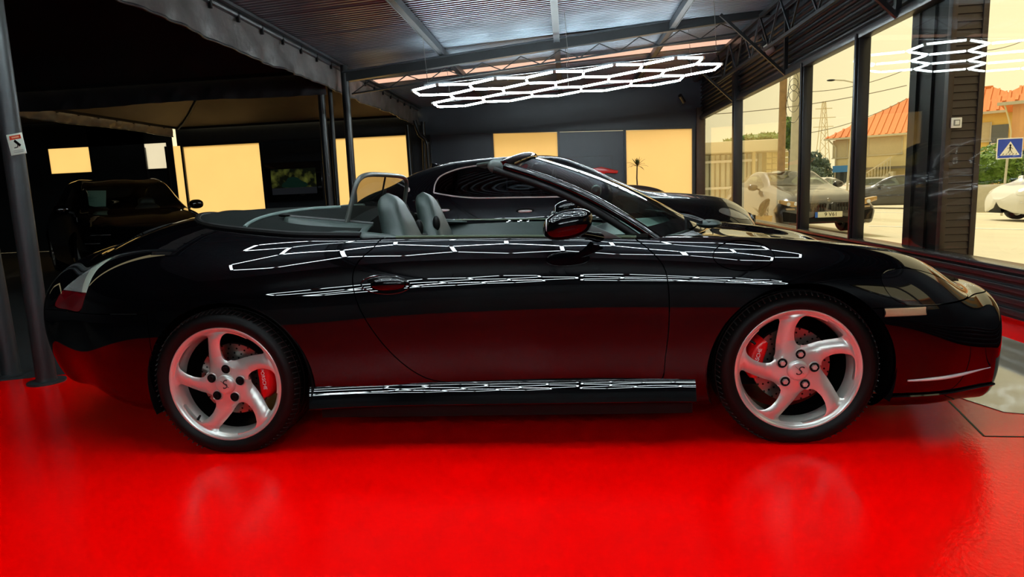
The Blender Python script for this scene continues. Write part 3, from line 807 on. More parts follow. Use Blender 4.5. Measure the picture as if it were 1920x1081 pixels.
# potted plant silhouetted against the cream panel
pl = on_y(1195, 340, 11.4)
t = thing('dracaena_plant', 'slim dracaena plant before the right cream back panel', 'plant', (float(pl[0]), 11.4, 0))
LEAF = mat('dark_green_leaf', (.03, .06, .015), rough=.5, noise=.3, nscale=20)
b = MB(); b.lathe([(.12, 0), (.17, .32), (.15, .32), (.14, .28), (0, .28)], 20, axis='z'); b.build('pot', MAST, t)
b = MB(); b.tube([(0, 0, .28), (.01, 0, .8), (-.01, 0, 1.2), (.0, 0, 1.47)], [.022, .018, .015, .013], 8); b.build('stem', mat('bark', (.06, .045, .03), rough=.8, noise=.3), t)
rnd = random.Random(3)
for k in range(19):
    an = k * 2.4; el = rnd.uniform(.1, 1.3); L = rnd.uniform(.2, .32); P = []
    for i in range(7):
        u = i / 6; rr_ = L * u * math.cos(el); zz = L * u * math.sin(el) - .12 * u * u * math.cos(el); wd = .016 * math.sin(math.pi * (u * .9 + .08))
        c = Vector((rr_ * math.cos(an), rr_ * math.sin(an), 1.46 + zz)); sd = Vector((-math.sin(an), math.cos(an), 0))
        P.append([tuple(c - sd * wd), tuple(c + Vector((0, 0, -.004))), tuple(c + sd * wd)])
    b = MB(); b.grid(P); b.build('leaf', LEAF, t, smooth=60)
# ================================================================== THE BLACK CONVERTIBLE
car = thing('convertible_car', 'black two-seat convertible sports car with silver five-spoke wheels, roof folded down', 'car', (0, 0, 0))

def squeeze(pts, k, zc, kz): return [(y * k, zc + (z - zc) * kz) for y, z in pts]
nose195 = [(.54, .130), (.63, .132), (.695, .175), (.725, .265), (.732, .36), (.728, .43), (.712, .485), (.672, .527), (.605, .560), (.51, .578), (.36, .585), (.17, .588), (0, .59)]
tail205 = [(.48, .24), (.58, .245), (.66, .31), (.705, .42), (.722, .52), (.718, .60), (.70, .66), (.66, .715), (.59, .765), (.50, .805), (.38, .835), (.2, .865), (0, .875)]
ST = [
    (-2.285, squeeze(tail205, .02, .56, .02)),
    (-2.275, squeeze(tail205, .30, .56, .36)),
    (-2.245, squeeze(tail205, .54, .56, .60)),
    (-2.18, squeeze(tail205, .80, .555, .83)),
    (-2.05, tail205),
    (-1.80, [(.58, .195), (.70, .20), (.785, .28), (.828, .40), (.84, .52), (.836, .61), (.82, .68), (.782, .748), (.715, .805), (.625, .852), (.48, .90), (.25, .942), (0, .955)]),
    (-1.50, [(.66, .17), (.79, .18), (.862, .27), (.892, .40), (.900, .52), (.895, .62), (.878, .70), (.842, .773), (.778, .832), (.69, .885), (.54, .945), (.28, .990), (0, 1.003)]),
    (-1.175, [(.70, .17), (.82, .18), (.885, .27), (.912, .40), (.917, .52), (.911, .62), (.894, .70), (.858, .775), (.798, .835), (.725, .880), (.58, .945), (.3, .993), (0, 1.005)]),
    (-.85, [(.72, .17), (.815, .185), (.868, .26), (.888, .38), (.893, .50), (.888, .60), (.872, .69), (.838, .775), (.785, .842), (.735, .880), (.58, .93), (.3, .985), (0, 1.0)]),
    (-.5, [(.72, .17), (.80, .19), (.84, .26), (.860, .38), (.866, .50), (.863, .60), (.849, .69), (.820, .78), (.772, .848), (.738, .876), (.60, .90), (.3, .95), (0, .97)]),
    (0.0, [(.72, .17), (.79, .19), (.825, .26), (.845, .38), (.852, .50), (.850, .60), (.838, .69), (.811, .78), (.766, .842), (.735, .864), (.60, .875), (.3, .90), (0, .91)]),
    (.45, [(.72, .17), (.79, .19), (.825, .26), (.845, .38), (.852, .50), (.850, .60), (.838, .69), (.811, .772), (.766, .828), (.73, .847), (.55, .855), (.28, .875), (0, .885)]),
    (.75, [(.72, .17), (.80, .19), (.84, .26), (.858, .38), (.864, .50), (.861, .60), (.848, .69), (.816, .768), (.762, .818), (.70, .838), (.5, .832), (.25, .852), (0, .862)]),
    (1.175, [(.70, .17), (.81, .18), (.862, .26), (.882, .38), (.887, .50), (.884, .59), (.869, .67), (.832, .740), (.765, .792), (.665, .815), (.46, .782), (.24, .790), (0, .802)]),
    (1.50, [(.66, .15), (.77, .155), (.835, .22), (.862, .33), (.869, .45), (.865, .54), (.847, .62), (.802, .698), (.725, .752), (.615, .770), (.44, .728), (.22, .732), (0, .742)]),
    (1.75, [(.60, .135), (.72, .14), (.795, .20), (.824, .30), (.832, .40), (.828, .48), (.810, .548), (.768, .612), (.695, .664), (.59, .688), (.42, .662), (.2, .664), (0, .670)]),
    (1.95, nose195),
    (2.06, squeeze(nose195, .83, .37, .90)),
    (2.125, squeeze(nose195, .60, .38, .72)),
    (2.155, squeeze(nose195, .33, .385, .44)),
    (2.165, squeeze(nose195, .02, .385, .02)),
]
skin = Skin(ST)
def cl(a, b, n, p=2.2): return a + (b - a) * (1 - (1 - np.linspace(0, 1, n)) ** p)
xs = np.concatenate([cl(-1.95, -2.2849, 26)[::-1][:-1], np.arange(-1.95, 1.85, .0145), cl(1.85, 2.1649, 30)])
vs = np.linspace(0, 1, 104)
FULL = Patch.full(skin, xs, vs)
def arch(xc, r): return lambda P: np.where((P[:, 1] > .3) & (P[:, 2] < .78), r - np.hypot(P[:, 0] - xc, P[:, 2] - .305), -1.0)
AF, AR = (1.172, .357), (-1.150, .352)
_, body = FULL.split(arch(*AF)); _, body = body.split(arch(*AR))
OPEN = smooth_poly([(-1.62, 0), (-1.60, .2), (-1.53, .38), (-1.40, .51), (-1.22, .595), (-1.0, .652), (-.6, .695), (-.3, .715), (0, .716), (.4, .706), (.60, .685), (.715, .64), (.83, .5), (.92, .28), (.955, 0), (.92, -.28), (.83, -.5), (.715, -.64), (.60, -.685), (0, -.716), (-.6, -.695), (-1.0, -.652), (-1.4, -.51), (-1.6, -.2)], 5)
inner, body = body.split(lambda P: np.where(P[:, 2] > .62, poly_sdf(P[:, :2], OPEN), -1.0))
top_cloth, _ = inner.split(lambda P: -.63 - P[:, 0])
DOOR = smooth_poly([(-.441, .90), (-.528, .846), (-.588, .786), (-.600, .714), (-.569, .602), (-.49, .464), (-.385, .348), (-.276, .291), (-.1, .283), (.25, .280), (.55, .277), (.638, .279), (.655, .38), (.669, .524), (.669, .653), (.654, .738), (.603, .803), (.535, .86), (.5, .90), (0, .95)], 6)
gap = .0022
door, body = body.split(lambda P: np.where(P[:, 1] > .5, poly_sdf(P[:, [0, 2]], DOOR), -1.0), gap)
HEAD = smooth_poly([(1.475, .650), (1.50, .688), (1.60, .692), (1.72, .655), (1.82, .600), (1.885, .562), (1.76, .5585), (1.62, .5585), (1.52, .580)], 5)
head, body = body.split(lambda P: np.where(P[:, 1] > .42, poly_sdf(P[:, [0, 2]], HEAD), -1.0), .0015)
fbump, body = body.split(lambda P: np.minimum(P[:, 0] - 1.40, .5555 + .03 * np.clip((.45 - P[:, 1]) / .45, 0, 1) - P[:, 2]), .0016)
HOOD = smooth_poly([(.99, 0), (.96, .3), (.86, .555), (1.1, .585), (1.45, .545), (1.7, .455), (1.86, .37), (1.945, .2), (1.955, 0), (1.945, -.2), (1.86, -.37), (1.7, -.455), (1.45, -.545), (1.1, -.585), (.86, -.555), (.96, -.3)], 5)
hood, body = body.split(lambda P: np.where(P[:, 2] > .5, poly_sdf(P[:, :2], HOOD), -1.0), .002)
TAIL = smooth_poly([(-1.742, .845), (-1.785, .80), (-1.792, .735), (-1.80, .69), (-1.83, .626), (-1.93, .624), (-2.03, .630), (-2.02, .68), (-1.985, .725), (-1.88, .79)], 4)
tail, body = body.split(lambda P: np.where(P[:, 1] > .40, poly_sdf(P[:, [0, 2]], TAIL), -1.0), .0015)
tail_clear, tail_red = tail.split(lambda P: P[:, 2] - .703, .001)
tail_white, tail_clear = tail_clear.split(lambda P: P[:, 0] + 1.845 + .25 * (P[:, 2] - .76), .0)
rbump, body = body.split(lambda P: np.minimum(-1.47 - P[:, 0], .618 - P[:, 2]), .0016)
LID = smooth_poly([(-1.70, 0), (-1.69, .2), (-1.66, .43), (-1.8, .49), (-2.0, .47), (-2.10, .38), (-2.135, 0), (-2.10, -.38), (-2.0, -.47), (-1.8, -.49), (-1.66, -.43), (-1.69, -.2)], 5)
lid, body = body.split(lambda P: np.where(P[:, 2] > .6, poly_sdf(P[:, :2], LID), -1.0), .002)
front, rear = body.split(lambda P: P[:, 0])
FLAP = [(.963 + .1165 * math.cos(a), .768 + .054 * math.sin(a)) for a in np.linspace(0, 2 * math.pi, 48, endpoint=False)]
flap, front_near = front.split(lambda P: np.where(P[:, 1] > .5, poly_sdf(P[:, [0, 2]], FLAP), -1.0), .0017)
front_near.build('front_fender', PAINT, car, -1, flange=.02); front.build('front_fender', PAINT, car, 1, flange=.02)
flap.build('fuel_filler_flap', PAINT, car, -1, flange=.006)
for sd in (-1, 1):
    rear.build('rear_quarter', PAINT, car, sd, flange=.02); door.build('door', PAINT, car, sd, flange=.02)
    head.build('headlight', HEADLENS, car, sd, flange=.01)
    q = tail_red.build('tail_light', REDLENS, car, sd, flange=.008); q['label'] = 'dark red rear lamp lens'
    c1 = tail_clear.build('clear_lens', CLEARLENS, q, sd, flange=.008); c2 = tail_white.build('pale_lens', mat('pale_lamp_lens', (.42, .46, .38), rough=.1, coat=1), q, sd, flange=.008)
hood.build('hood', PAINT, car, both=True, flange=.012); fbump.build('front_bumper', PAINT, car, both=True, flange=.02)
rbump.build('rear_bumper', PAINT, car, both=True, flange=.02)
dl = lid.build('deck_lid', PAINT, car, both=True, flange=.012)
def skin_pt(x, y):
    v = np.linspace(.6, 1, 300); P = skin.at(np.column_stack([np.full(300, x), v])); i = np.argmin(np.abs(P[:, 1] - abs(y))); return np.array([x, y, P[i, 2]])
for k in range(11):                    # engine cover louvres
    x = -1.80 - k * .022
    b = MB(); b.tube([skin_pt(x - .01 * abs(yy), yy) + np.array([0, 0, .005]) for yy in np.linspace(-.38 + k * .008, .38 - k * .008, 17)], .0055, 6); b.build('louvre', TRIM, dl)
st_ = top_cloth.build('folded_soft_top', FABRIC, car, both=True, flange=.10, lift=.006)
# rubber seal round the opening
ring = []
for p in OPEN:
    if p[0] < -.55: ring.append(p)
ring = sorted(ring, key=lambda p: math.atan2(p[1], p[0] + .55) % (2 * math.pi))
b = MB(); b.tube([skin_pt(p[0], p[1]) + np.array([0, 0, .004]) for p in ring], .014, 8); b.build('soft_top_seal', RUBBER, car)
for sd in (-1, 1):                      # welt seam arc over the cloth
    S = smooth_poly([(-1.165, .595), (-1.165, .54), (-1.14, .45), (-1.07, .34), (-.97, .25), (-.86, .19)], 6, False)
    b = MB(); b.tube([skin_pt(p[0], sd * p[1]) + np.array([0, 0, .010]) for p in S], .009, 8); b.build('welt_seam', mat('teal_grey_piping', (.10, .14, .13), rough=.5), st_)
    # hinged leather side flap that covers the roof linkage
    P = []
    for u in np.linspace(0, 1, 15):
        row = []
        for v in np.linspace(0, 1, 7):
            x = lerp(-1.02, -.60, u); w0, w1 = lerp(.47, .50, u), lerp(.52, .66, u ** .7)
            y = lerp(w0, w1, v); z = lerp(lerp(.985, .935, u), lerp(.955, .885, u), v) + .012 * math.sin(math.pi * v)
            row.append((x, sd * y, z))
        P.append(row)
    b = MB(); b.grid(P); fo = b.build('linkage_flap', LEATHER, car, smooth=60); md = fo.modifiers.new('thickness', 'SOLIDIFY'); md.thickness = .012
    E_ = [r[0] for r in P] ; b = MB(); b.tube([Vector(q) + Vector((0, 0, .002)) for q in E_], .008, 6); b.build('flap_hem', LEATHER_D, fo)
    b = MB(); b.ell((-1.03, sd * .475, .992), (.03, .012, .009)); b.build('flap_hinge', TRIM, fo)
    # padded rear side rail next to the seats
    P = [(-.80, sd * .625, .905), (-.68, sd * .648, .898), (-.56, sd * .668, .889), (-.44, sd * .69, .878), (-.36, sd * .70, .872)]
    b = MB(); b.tube(P, [.030, .045, .042, .028, .012], 12, flat=.45); b.build('side_padding', LEATHER, car)
    # waist seal along the door top
    b = MB(); b.tube([(x, sd * (skin_pt(x, .722)[1]), skin_pt(x, .722)[2] + .002) for x in np.linspace(-.44, .56, 30)], .007, 8); b.build('door_waist_seal', mat('olive_rubber_seal', (.05, .07, .035), rough=.35), car)

# underbody, wheel liners
b = MB(); b.box2((-1.7, -.60, .18), (1.8, .60, .22)); b.build('under_tray', TRIM, car, smooth=0)
for (xc, r) in (AF, AR):
    for sd in (-1, 1):
        P = []
        for a in np.linspace(-.35, math.pi + .35, 40):
            P.append([(xc + (r + .004) * math.cos(a), sd * yy, .305 + (r + .004) * math.sin(a)) for yy in (.86 if xc > 0 else .90, .45)])
        b = MB(); b.grid(P); b.build('wheel_liner', TRIM, car)
        b = MB(); b.prism([(xc + (r + .01) * math.cos(a), .305 + (r + .01) * math.sin(a)) for a in np.linspace(-.4, math.pi + .4, 30)], sd * .44, sd * .46, 'xz'); b.build('liner_back', TRIM, car, smooth=0)

# side skirt
for sd in (-1, 1):
    P = []
    for x in np.linspace(-.81, .772, 60):
        fl_r = max(0, (-x - .45) / .36) ** 1.5 * .035; fl_f = max(0, (x - .62) / .15) ** 2 * .006
        e = fl_r + fl_f
        sec_ = [(.815, .2885, .6), (.832, .2880, .9), (.8395, .2855, 1), (.8435, .281, 1)]
        for q in np.linspace(0, 1, 15):
            zz = .278 - .074 * q; th0, th1 = math.radians(22.3), math.radians(12.5)
            sec_.append((.8445 + .074 * (math.tan(th0) * q + (math.tan(th1) - math.tan(th0)) * q * q / 2), zz, 1))
        sec_ += [(.8690, .199, 1), (.866, .1945, 1), (.858, .191, 1), (.80, .187, 1), (.70, .185, 1)]
        P.append([(x, sd * (yy + e * k), z) for yy, z, k in sec_])
    b = MB(); b.grid(P); ns_ = len(P[0]); b.add(P[0], [tuple(range(ns_))]); b.add(P[-1], [tuple(range(ns_))])
    b.build('side_skirt', PAINT, car, smooth=40, weld=True)
    b = MB(); b.box2((-.80, sd * .80, .125), (.77, sd * .72, .185)); b.build('jack_rail', TRIM, car, smooth=0)
    # front lip under the bumper and its slot
    lp_ = [(x, skin.side_y(x, .20) + .004) for x in np.linspace(1.53, 2.0, 22)]
    b = MB(); b.tube([(x, sd * y_, .192) for x, y_ in lp_], .006, 6); b.build('bumper_crease', GLOSS, car)
    b = MB(); b.tube([(x, sd * (skin.side_y(x, .265) + .001), lerp(.262, .272, (x - 1.58) / .38)) for x in np.linspace(1.58, 1.96, 16)], [.002 + .006 * math.sin(math.pi * min(1, .08 + k / 15.5)) for k in range(16)], 6, flat=.9); b.build('bumper_slot', CHROME if sd < 0 else TRIM, car)  # near slot is bright chrome: the dark slot's highlight is put into its colour
    # side marker lens
    L = []
    for x in np.linspace(1.474, 1.632, 12):
        L.append([(x, sd * (skin.side_y(x, z) + d), z) for z, d in ((.5215, .0), (.5235, .004), (.538, .006), (.5525, .004), (.5545, .0))])
    b = MB(); b.grid(L); mk = b.build('side_marker_lamp', AMBER, car)
    b = MB(); b.tube([L[0][0], L[0][2], L[0][4]] + [r[4] for r in L[1:]] + [L[-1][2]] + [r[0] for r in L[::-1]], .0028, 5, closed=True); b.build('marker_gasket', TRIM, mk)
    # door handle: dished oval surround plus pull
    hc = (-.465, .703); yy = skin.side_y(*hc)
    S = [(hc[0] + .100 * math.cos(a) , sd * (skin.side_y(hc[0] + .1 * math.cos(a), hc[1] + .037 * math.sin(a) - .004 * math.cos(a)) + .001), hc[1] + .037 * math.sin(a) - .006 * math.cos(a)) for a in np.linspace(0, 2 * math.pi, 40, endpoint=False)]
    b = MB(); b.tube(S, .0035, 6, closed=True); hd = b.build('door_handle', GLOSS, car)
    b = MB(); b.ell((hc[0] + .012, sd * (yy - .0), hc[1]), (.074, .026, .027), 28, 14, .8); b.build('handle_pull', PAINT, hd)
    b = MB(); b.ell((hc[0], sd * (yy - .0035), hc[1]), (.098, .006, .035), 28, 10); b.build('handle_dish', GLOSS, hd)

# ---------------- wheels
class WheelFace:
    PH = 108.0
    def at(s, UV):
        r, th = UV[:, 0], UV[:, 1]
        return np.column_stack([-r * np.cos(th), 0.5 + s.h(r, th), r * np.sin(th)])
    def spoke(s, r, th):
        phi = np.radians(s.PH + 10 - 20 * np.clip((r - .085) / .125, 0, 1.1))
        d = (th - phi + math.pi / 5) % (2 * math.pi / 5) - math.pi / 5
        return d * r
    def w(s, r): return np.interp(r, [.08, .10, .12, .15, .18, .205, .222], [.052, .044, .037, .0325, .032, .036, .047])
    def h(s, r, th):
        base = np.interp(r, [0, .04, .066, .085, .12, .16, .20, .218, .226, .232, .238, .244, .2475],
                         [-.012, -.012, -.016, -.018, -.020, -.016, -.010, -.010, -.012, -.005, -.001, .0, -.003])
        q = np.clip(s.spoke(r, th) / s.w(r), -1.2, 1.2); k = np.clip((r - .075) / .03, 0, 1) * np.clip((.227 - r) / .015, 0, 1)
        return base - k * (.011 * q * q + .009 * q)
    def normal(s, UV):
        e = 8e-4
        a = s.at(UV + np.array([e, 0])) - s.at(UV - np.array([e, 0])); b_ = s.at(UV + np.array([0, e * 6])) - s.at(UV - np.array([0, e * 6]))
        n = np.cross(a, b_); n /= np.maximum(np.linalg.norm(n, axis=1), 1e-12)[:, None]; n[n[:, 1] < 0] *= -1
        return n
    def window(s, P):
        x, z = -P[:, 0], P[:, 2]; r = np.hypot(x, z); th = np.arctan2(z, x)
        a = np.abs(s.spoke(r, th)) - s.w(r); b_ = .2215 - r; c = r - .098
        k = .012
        def smin(p, q_):
            h_ = np.clip(.5 + .5 * (q_ - p) / k, 0, 1); return q_ * (1 - h_) + p * h_ - k * h_ * (1 - h_)
        return smin(smin(a, b_), c)
wf = WheelFace()
rs = np.concatenate([np.linspace(.030, .225, 60), np.linspace(.2265, .2475, 14)])
wp = Patch.full(wf, rs, np.linspace(0, 2 * math.pi, 261))
_, wp = wp.split(wf.window)

def tyre_mesh(width, name):
    W = width
    prof = [(.232, -.02), (.244, -.004), (.250, .002), (.262, .009), (.276, .0115), (.289, .008), (.299, -.001), (.308, -.014), (.3145, -.028)]
    nx = 5; tw = W - .052
    for k in range(nx):
        a, c = -.026 - tw * k / nx, -.026 - tw * (k + 1) / nx
        prof += [(.3175, a - .002), (.318, (a + c) / 2), (.3175, c + .006)]
        if k < nx - 1: prof += [(.310, c + .005), (.310, c - .001)]
    prof += [(.313, -W + .012), (.300, -W), (.270, -W), (.244, -W + .012), (.232, -W + .02)]
    b = MB(); b.lathe(prof, 120)
    b.v = [(x, y_, max(z, -.3045)) for x, y_, z in b.v]
    return b.mesh(name, RUBBER, smooth=40)
def sipes_mesh(width):
    b = MB()
    for k in range(84):
        a = 2 * math.pi * k / 84; r = .3155; c = Vector((r * math.cos(a), -.014, r * math.sin(a)))
        if c.z < -.29: continue
        t_ = Vector((math.cos(a), 0, math.sin(a))); s0 = Vector((-math.sin(a), 0, math.cos(a)))
        b.bar(c + Vector((0, .016, 0)) - t_ * .010, c + Vector((0, -.03, 0)) + s0 * .006 + t_ * .0032, .004, .003)
    return b.mesh('tread_sipes', mat('worn_rubber', (.03, .03, .03), rough=.6), smooth=0)

face_me = None
def make_wheel(xc, yc, sd, width, rear_):
    global face_me
    w = bpy.data.objects.new('wheel', None); COL.objects.link(w); w.parent = car
    w.location = (xc, yc, .305); w.rotation_euler.z = math.pi if sd < 0 else 0.0
    if face_me is None:
        o = wp.build('rim', ALLOY, w, 1, flange=.024); o.location.y = -.5; face_me = o.data
    else:
        o = link_mesh('rim', face_me, None, w); o.location.y = -.5
    b = MB(); b.lathe([(.2475, -.003), (.2465, -.012), (.236, -.02), (.229, -.026), (.225, -.034), (.217, -.046), (.2125, -.060), (.211, -.072)], 80); b.build('rim_barrel', ALLOY, w)
    b = MB(); b.lathe([(.211, -.0721), (.210, -.13), (.214, -width + .03), (.238, -width + .01)], 80); b.build('inner_barrel', TRIM, w)
    link_mesh('tyre', tyre_mesh(width, 'tyre'), None, w)
    link_mesh('tread_sipes', sipes_mesh(width), None, w)
    b = MB(); b.lathe([(.0, .004), (.030, .003), (.038, .0005), (.0415, -.004), (.042, -.02)], 40); b.build('centre_cap', ALLOY, w)
    tm = text_mesh('S', .052, .0006, .35); tm.materials.append(mat('dark_print', (.03, .03, .03), rough=.5)); o = link_mesh('cap_emblem', tm, None, w)
    o.matrix_local = Matrix.Translation((0, .0045, 0)) @ Matrix.Rotation(math.pi, 4, 'Z') @ Matrix.Rotation(math.pi / 2, 4, 'X') @ Matrix.Rotation(math.radians(15 if rear_ else -8), 4, 'Z')
    o = link_mesh('cap_emblem_stroke', MB().bar((-.019, .0045, -.012), (.013, .0045, .019), .0035, .0008).mesh('cap_emblem_stroke', MATS['dark_print'], smooth=0), None, w)
    for k in range(5):
        a = math.radians((12 if rear_ else 9) + 72 * k); c = (-.0655 * math.cos(a), 0, .0655 * math.sin(a))
        b = MB(); b.lathe([(.0, -.0125), (.0165, -.0125), (.0185, -.009)], 20, c); b.build('lug_recess', TRIM, w)
        b = MB(); b.lathe([(.0185, -.011), (.0205, -.0095), (.0225, -.013)], 24, c); b.build('lug_rim', ALLOY, w)
        b = MB(); b.lathe([(.0, -.006), (.0045, -.006), (.0045, -.003), (.010, -.003), (.012, -.0065), (.012, -.014)], 6 if not rear_ else 12, c); b.build('lug_bolt', ALLOY if not rear_ else TRIM, w)
    # brake
    b = MB(); b.lathe([(.06, -.092), (.155, -.092), (.155, -.118), (.06, -.118)], 64); b.lathe([(0, -.05), (.075, -.05), (.08, -.08)], 40); b.build('brake_disc', STEEL, w)
    b = MB()
    for k in range(24):
        for j, rr in enumerate((.095, .115, .135, .152)):
            a = 2 * math.pi * (k + j * .28) / 24; b.lathe([(0, -.0912), (.0042, -.0912), (.0045, -.093)], 8, (rr * math.cos(a), 0, rr * math.sin(a)))
    b.build('disc_drillings', TRIM, w, smooth=0)
    ang0 = math.radians(3 if rear_ else 165)
    P = []
    for a in np.linspace(ang0 - .52, ang0 + .52, 16):
        ed = abs(a - ang0) / .52; ro = .186 - .012 * ed ** 3; ri = .118 + .02 * ed ** 3
        P.append([(-rr * math.cos(a), yy, rr * math.sin(a)) for rr, yy in ((ri, -.066), (ri + .01, -.052), ((ri + ro) / 2, -.046), (ro - .012, -.05), (ro, -.066), (ro, -.13), (ri, -.13))])
    b = MB(); b.grid([r + [r[0]] for r in P]); b.add(P[0], [tuple(range(7))]); b.add(P[-1], [tuple(range(7))]); b.build('brake_caliper', REDPAINT, w, weld=True, smooth=45)
    tm = text_mesh('PORSCHE', .021, .0005); tm.materials.append(WHITE); o = link_mesh('caliper_lettering', tm, None, w)
    r0 = .150; o.matrix_local = Matrix.Translation((-r0 * math.cos(ang0), -.0455, r0 * math.sin(ang0))) @ Matrix.Rotation(math.pi, 4, 'Z') @ Matrix.Rotation(math.pi / 2, 4, 'X') @ Matrix.Rotation(math.radians(-85 if rear_ else 75), 4, 'Z')
    # valve
    a = math.radians(226 if rear_ else 146); v0 = Vector((-.224 * math.cos(a), -.028, .224 * math.sin(a)))
    b = MB(); b.tube([v0, v0 + Vector((.03 * math.cos(a), .012, -.03 * math.sin(a)))], [.006, .0045], 8); b.build('tyre_valve', TRIM, w)
    return w
make_wheel(1.175, -.832, -1, .225, False); make_wheel(-1.175, -.887, -1, .29, True)
make_wheel(1.175, .832, 1, .225, False); make_wheel(-1.175, .887, 1, .29, True)

# ---------------- windscreen
def ws(a, t):
    """a -1..1 across, t 0..1 bottom to top"""
    A = a * a
    x0, y0, z0 = .665 + .265 * (1 - A), .685, .842 + .018 * (1 - A)
    x1, y1, z1 = .035 + .095 * (1 - A), .515, 1.168 + .058 * (1 - A)
    bow = .030 * math.sin(math.pi * t)
    return Vector((lerp(x0, x1, t) + bow * .5, a * lerp(y0, y1, t), lerp(z0, z1, t) + bow))
b = MB(); b.grid([[ws(a, t) for t in np.linspace(.02, .97, 20)] for a in np.linspace(-.97, .97, 31)]); b.build('windscreen', CARGLASS, car, smooth=80)
b = MB(); b.grid([[ws(a, t) + Vector((.001, 0, .0015)) for t in np.linspace(.0, .10, 4)] for a in np.linspace(-1, 1, 31)]); b.build('screen_lower_band', GLOSS, car, smooth=80)
for sd in (-1, 1):
    P = [ws(sd, t) + Vector((-.018, sd * .006, -.004)) for t in np.linspace(-.03, 1.0, 40)]
    b = MB(); b.tube(P, [.031] * 38 + [.030, .028], 24, flat=.62); b.build('windscreen_pillar', PAINT, car, smooth=80)
    P = [ws(sd, t) + Vector((-.066, sd * .012, -.018)) for t in np.linspace(.04, 1.0, 18)]
    b = MB(); b.tube(P, .017, 10); b.build('pillar_seal', RUBBER, car, smooth=80)
P = [ws(a, 1.0) + Vector((-.028, 0, .0)) for a in np.linspace(-1, 1, 49)]
b = MB(); b.tube(P, [.034] + [.036] * 47 + [.034], 24, flat=.62); b.build('windscreen_header', PAINT, car, smooth=80)
for sd in (-1, 1):
    c = ws(sd, 1.0)
    b = MB(); b.ell(c + Vector((-.055, -sd * .03, .002)), (.045, .035, .030), 16, 10, .8); b.build('header_end_cap', mat('header_grey_trim', (.08, .10, .095), rough=.3), car)
    b = MB(); b.box((c.x - .10, sd * .33, 1.185), (.11, .26, .016), Matrix.Rotation(-.12, 3, 'Y')); b.build('sun_visor', LEATHER, car, bevel=.006)
b = MB(); b.box((.22, 0, 1.13), (.02, .20, .055), Matrix.Rotation(.3, 3, 'Y')); b.bar((.18, 0, 1.19), (.215, 0, 1.15), .015); b.build('rear_view_mirror', TRIM, car, bevel=.008)
# wipers and cowl
b = MB(); b.grid([[Vector((lerp(.665 + .265 * (1 - a * a), .75 + .25 * (1 - a * a), t), a * .70, .835 + .02 * (1 - a * a) - .012 * math.sin(math.pi * t))) for t in np.linspace(0, 1, 5)] for a in np.linspace(-1, 1, 25)]); b.build('cowl', GLOSS, car)
for (y0, y1) in ((-.42, .12), (.10, .62)):
    b = MB(); b.tube([(.97 - .12 * abs(y0), y0, .872), (.90 - .1 * abs((y0 + y1) / 2), (y0 + y1) / 2 - .05, .895), (.86 - .16 * abs(y1), y1, .905)], [.011, .008, .005], 8); w_ = b.build('wiper_arm', TRIM, car)
    b = MB(); b.bar((.90 - .10 * abs(y0), y0 - .12, .888), (.86 - .16 * abs(y1), y1 + .05, .900), .010, .014); b.build('wiper_blade', RUBBER, w_)
b = MB(); b.ell((.93, -.35, .868), (.055, .09, .02)); b.build('wiper_cap', LEATHER, car)

# ---------------- mirrors
for sd in (-1, 1):
    b = MB(); b.ell((.283, sd * .945, .924), (.094, .082, .057), 36, 22, .82)
    b.v = [(x + (z - .924) * .12, y_, z + .010 * (x - .283) / .09) for x, y_, z in b.v]
    mr = b.build('door_mirror', PAINT, car, smooth=80)
    b = MB(); b.ell((.2045, sd * .945, .916), (.005, .055, .034), 20, 12, .8); b.build('mirror_glass', CHROME, mr)
    b = MB(); b.tube([(.315, sd * .88, .885), (.36, sd * .83, .872), (.40, sd * .775, .858)], [.026, .026, .034], 12, flat=.6); b.build('mirror_foot', PAINT, mr)
    b = MB(); b.prism([(.36, .852), (.505, .846), (.385, .905), (.352, .925)], sd * .715, sd * .735, 'xz'); b.build('mirror_sail_panel', mat('grey_sail_plastic', (.055, .065, .062), rough=.35), mr, bevel=.004)

# ---------------- cabin
b = MB(); b.box2((-.66, -.70, .22), (.75, .70, .26)); b.build('cabin_floor', LEATHER_D, car, smooth=0)
b = MB(); b.box2((-.70, -.66, .22), (-.64, .66, .86)); b.build('rear_bulkhead', LEATHER_D, car, smooth=0)
b = MB(); b.box2((-.70, -.60, .80), (-.50, .60, .845)); b.build('rear_shelf', LEATHER_D, car, bevel=.01)
for sd in (-1, 1):
    P = []
    for x in np.linspace(-.62, .62, 24):
        P.append([(x, sd * yy, z) for yy, z in ((.70, .25), (.688, .45), (.66, .56), (.635, .60), (.650, .635), (.668, .70), (.672, .74), (.660, .765), (.676, .80), (.70, .835), (.716, .862))])
    b = MB(); b.grid(P); b.build('door_card', LEATHER, car, smooth=50)
# dashboard
P = []
for y_ in np.linspace(-.68, .68, 25):
    k = .03 * math.exp(-((y_ - .36) / .16) ** 2)
    P.append([(x, y_, z + (k if z > .7 else 0)) for x, z in ((.55, .45), (.42, .55), (.36, .68), (.37, .76), (.42, .80), (.52, .825), (.66, .838), (.84, .845))])
b = MB(); b.grid(P); b.build('dashboard', LEATHER_D, car, smooth=60)
sw_ = MB(); sw_.tube([(0, .175 * math.cos(a), .175 * math.sin(a)) for a in np.linspace(0, 2 * math.pi, 40, endpoint=False)], .015, 10, closed=True)
for a in (math.pi / 2 * 3, .3, math.pi - .3): sw_.bar((0, 0, 0), (0, .165 * math.cos(a), .165 * math.sin(a)), .03, .015)
sw_.ell((0, 0, 0), (.03, .06, .06))
o = sw_.build('steering_wheel', LEATHER_D, car); o.location = (.27, .36, .755); o.rotation_euler.y = -.40
b = MB(); b.box2((-.30, -.09, .25), (.45, .09, .55)); b.build('centre_console', LEATHER_D, car, bevel=.03)
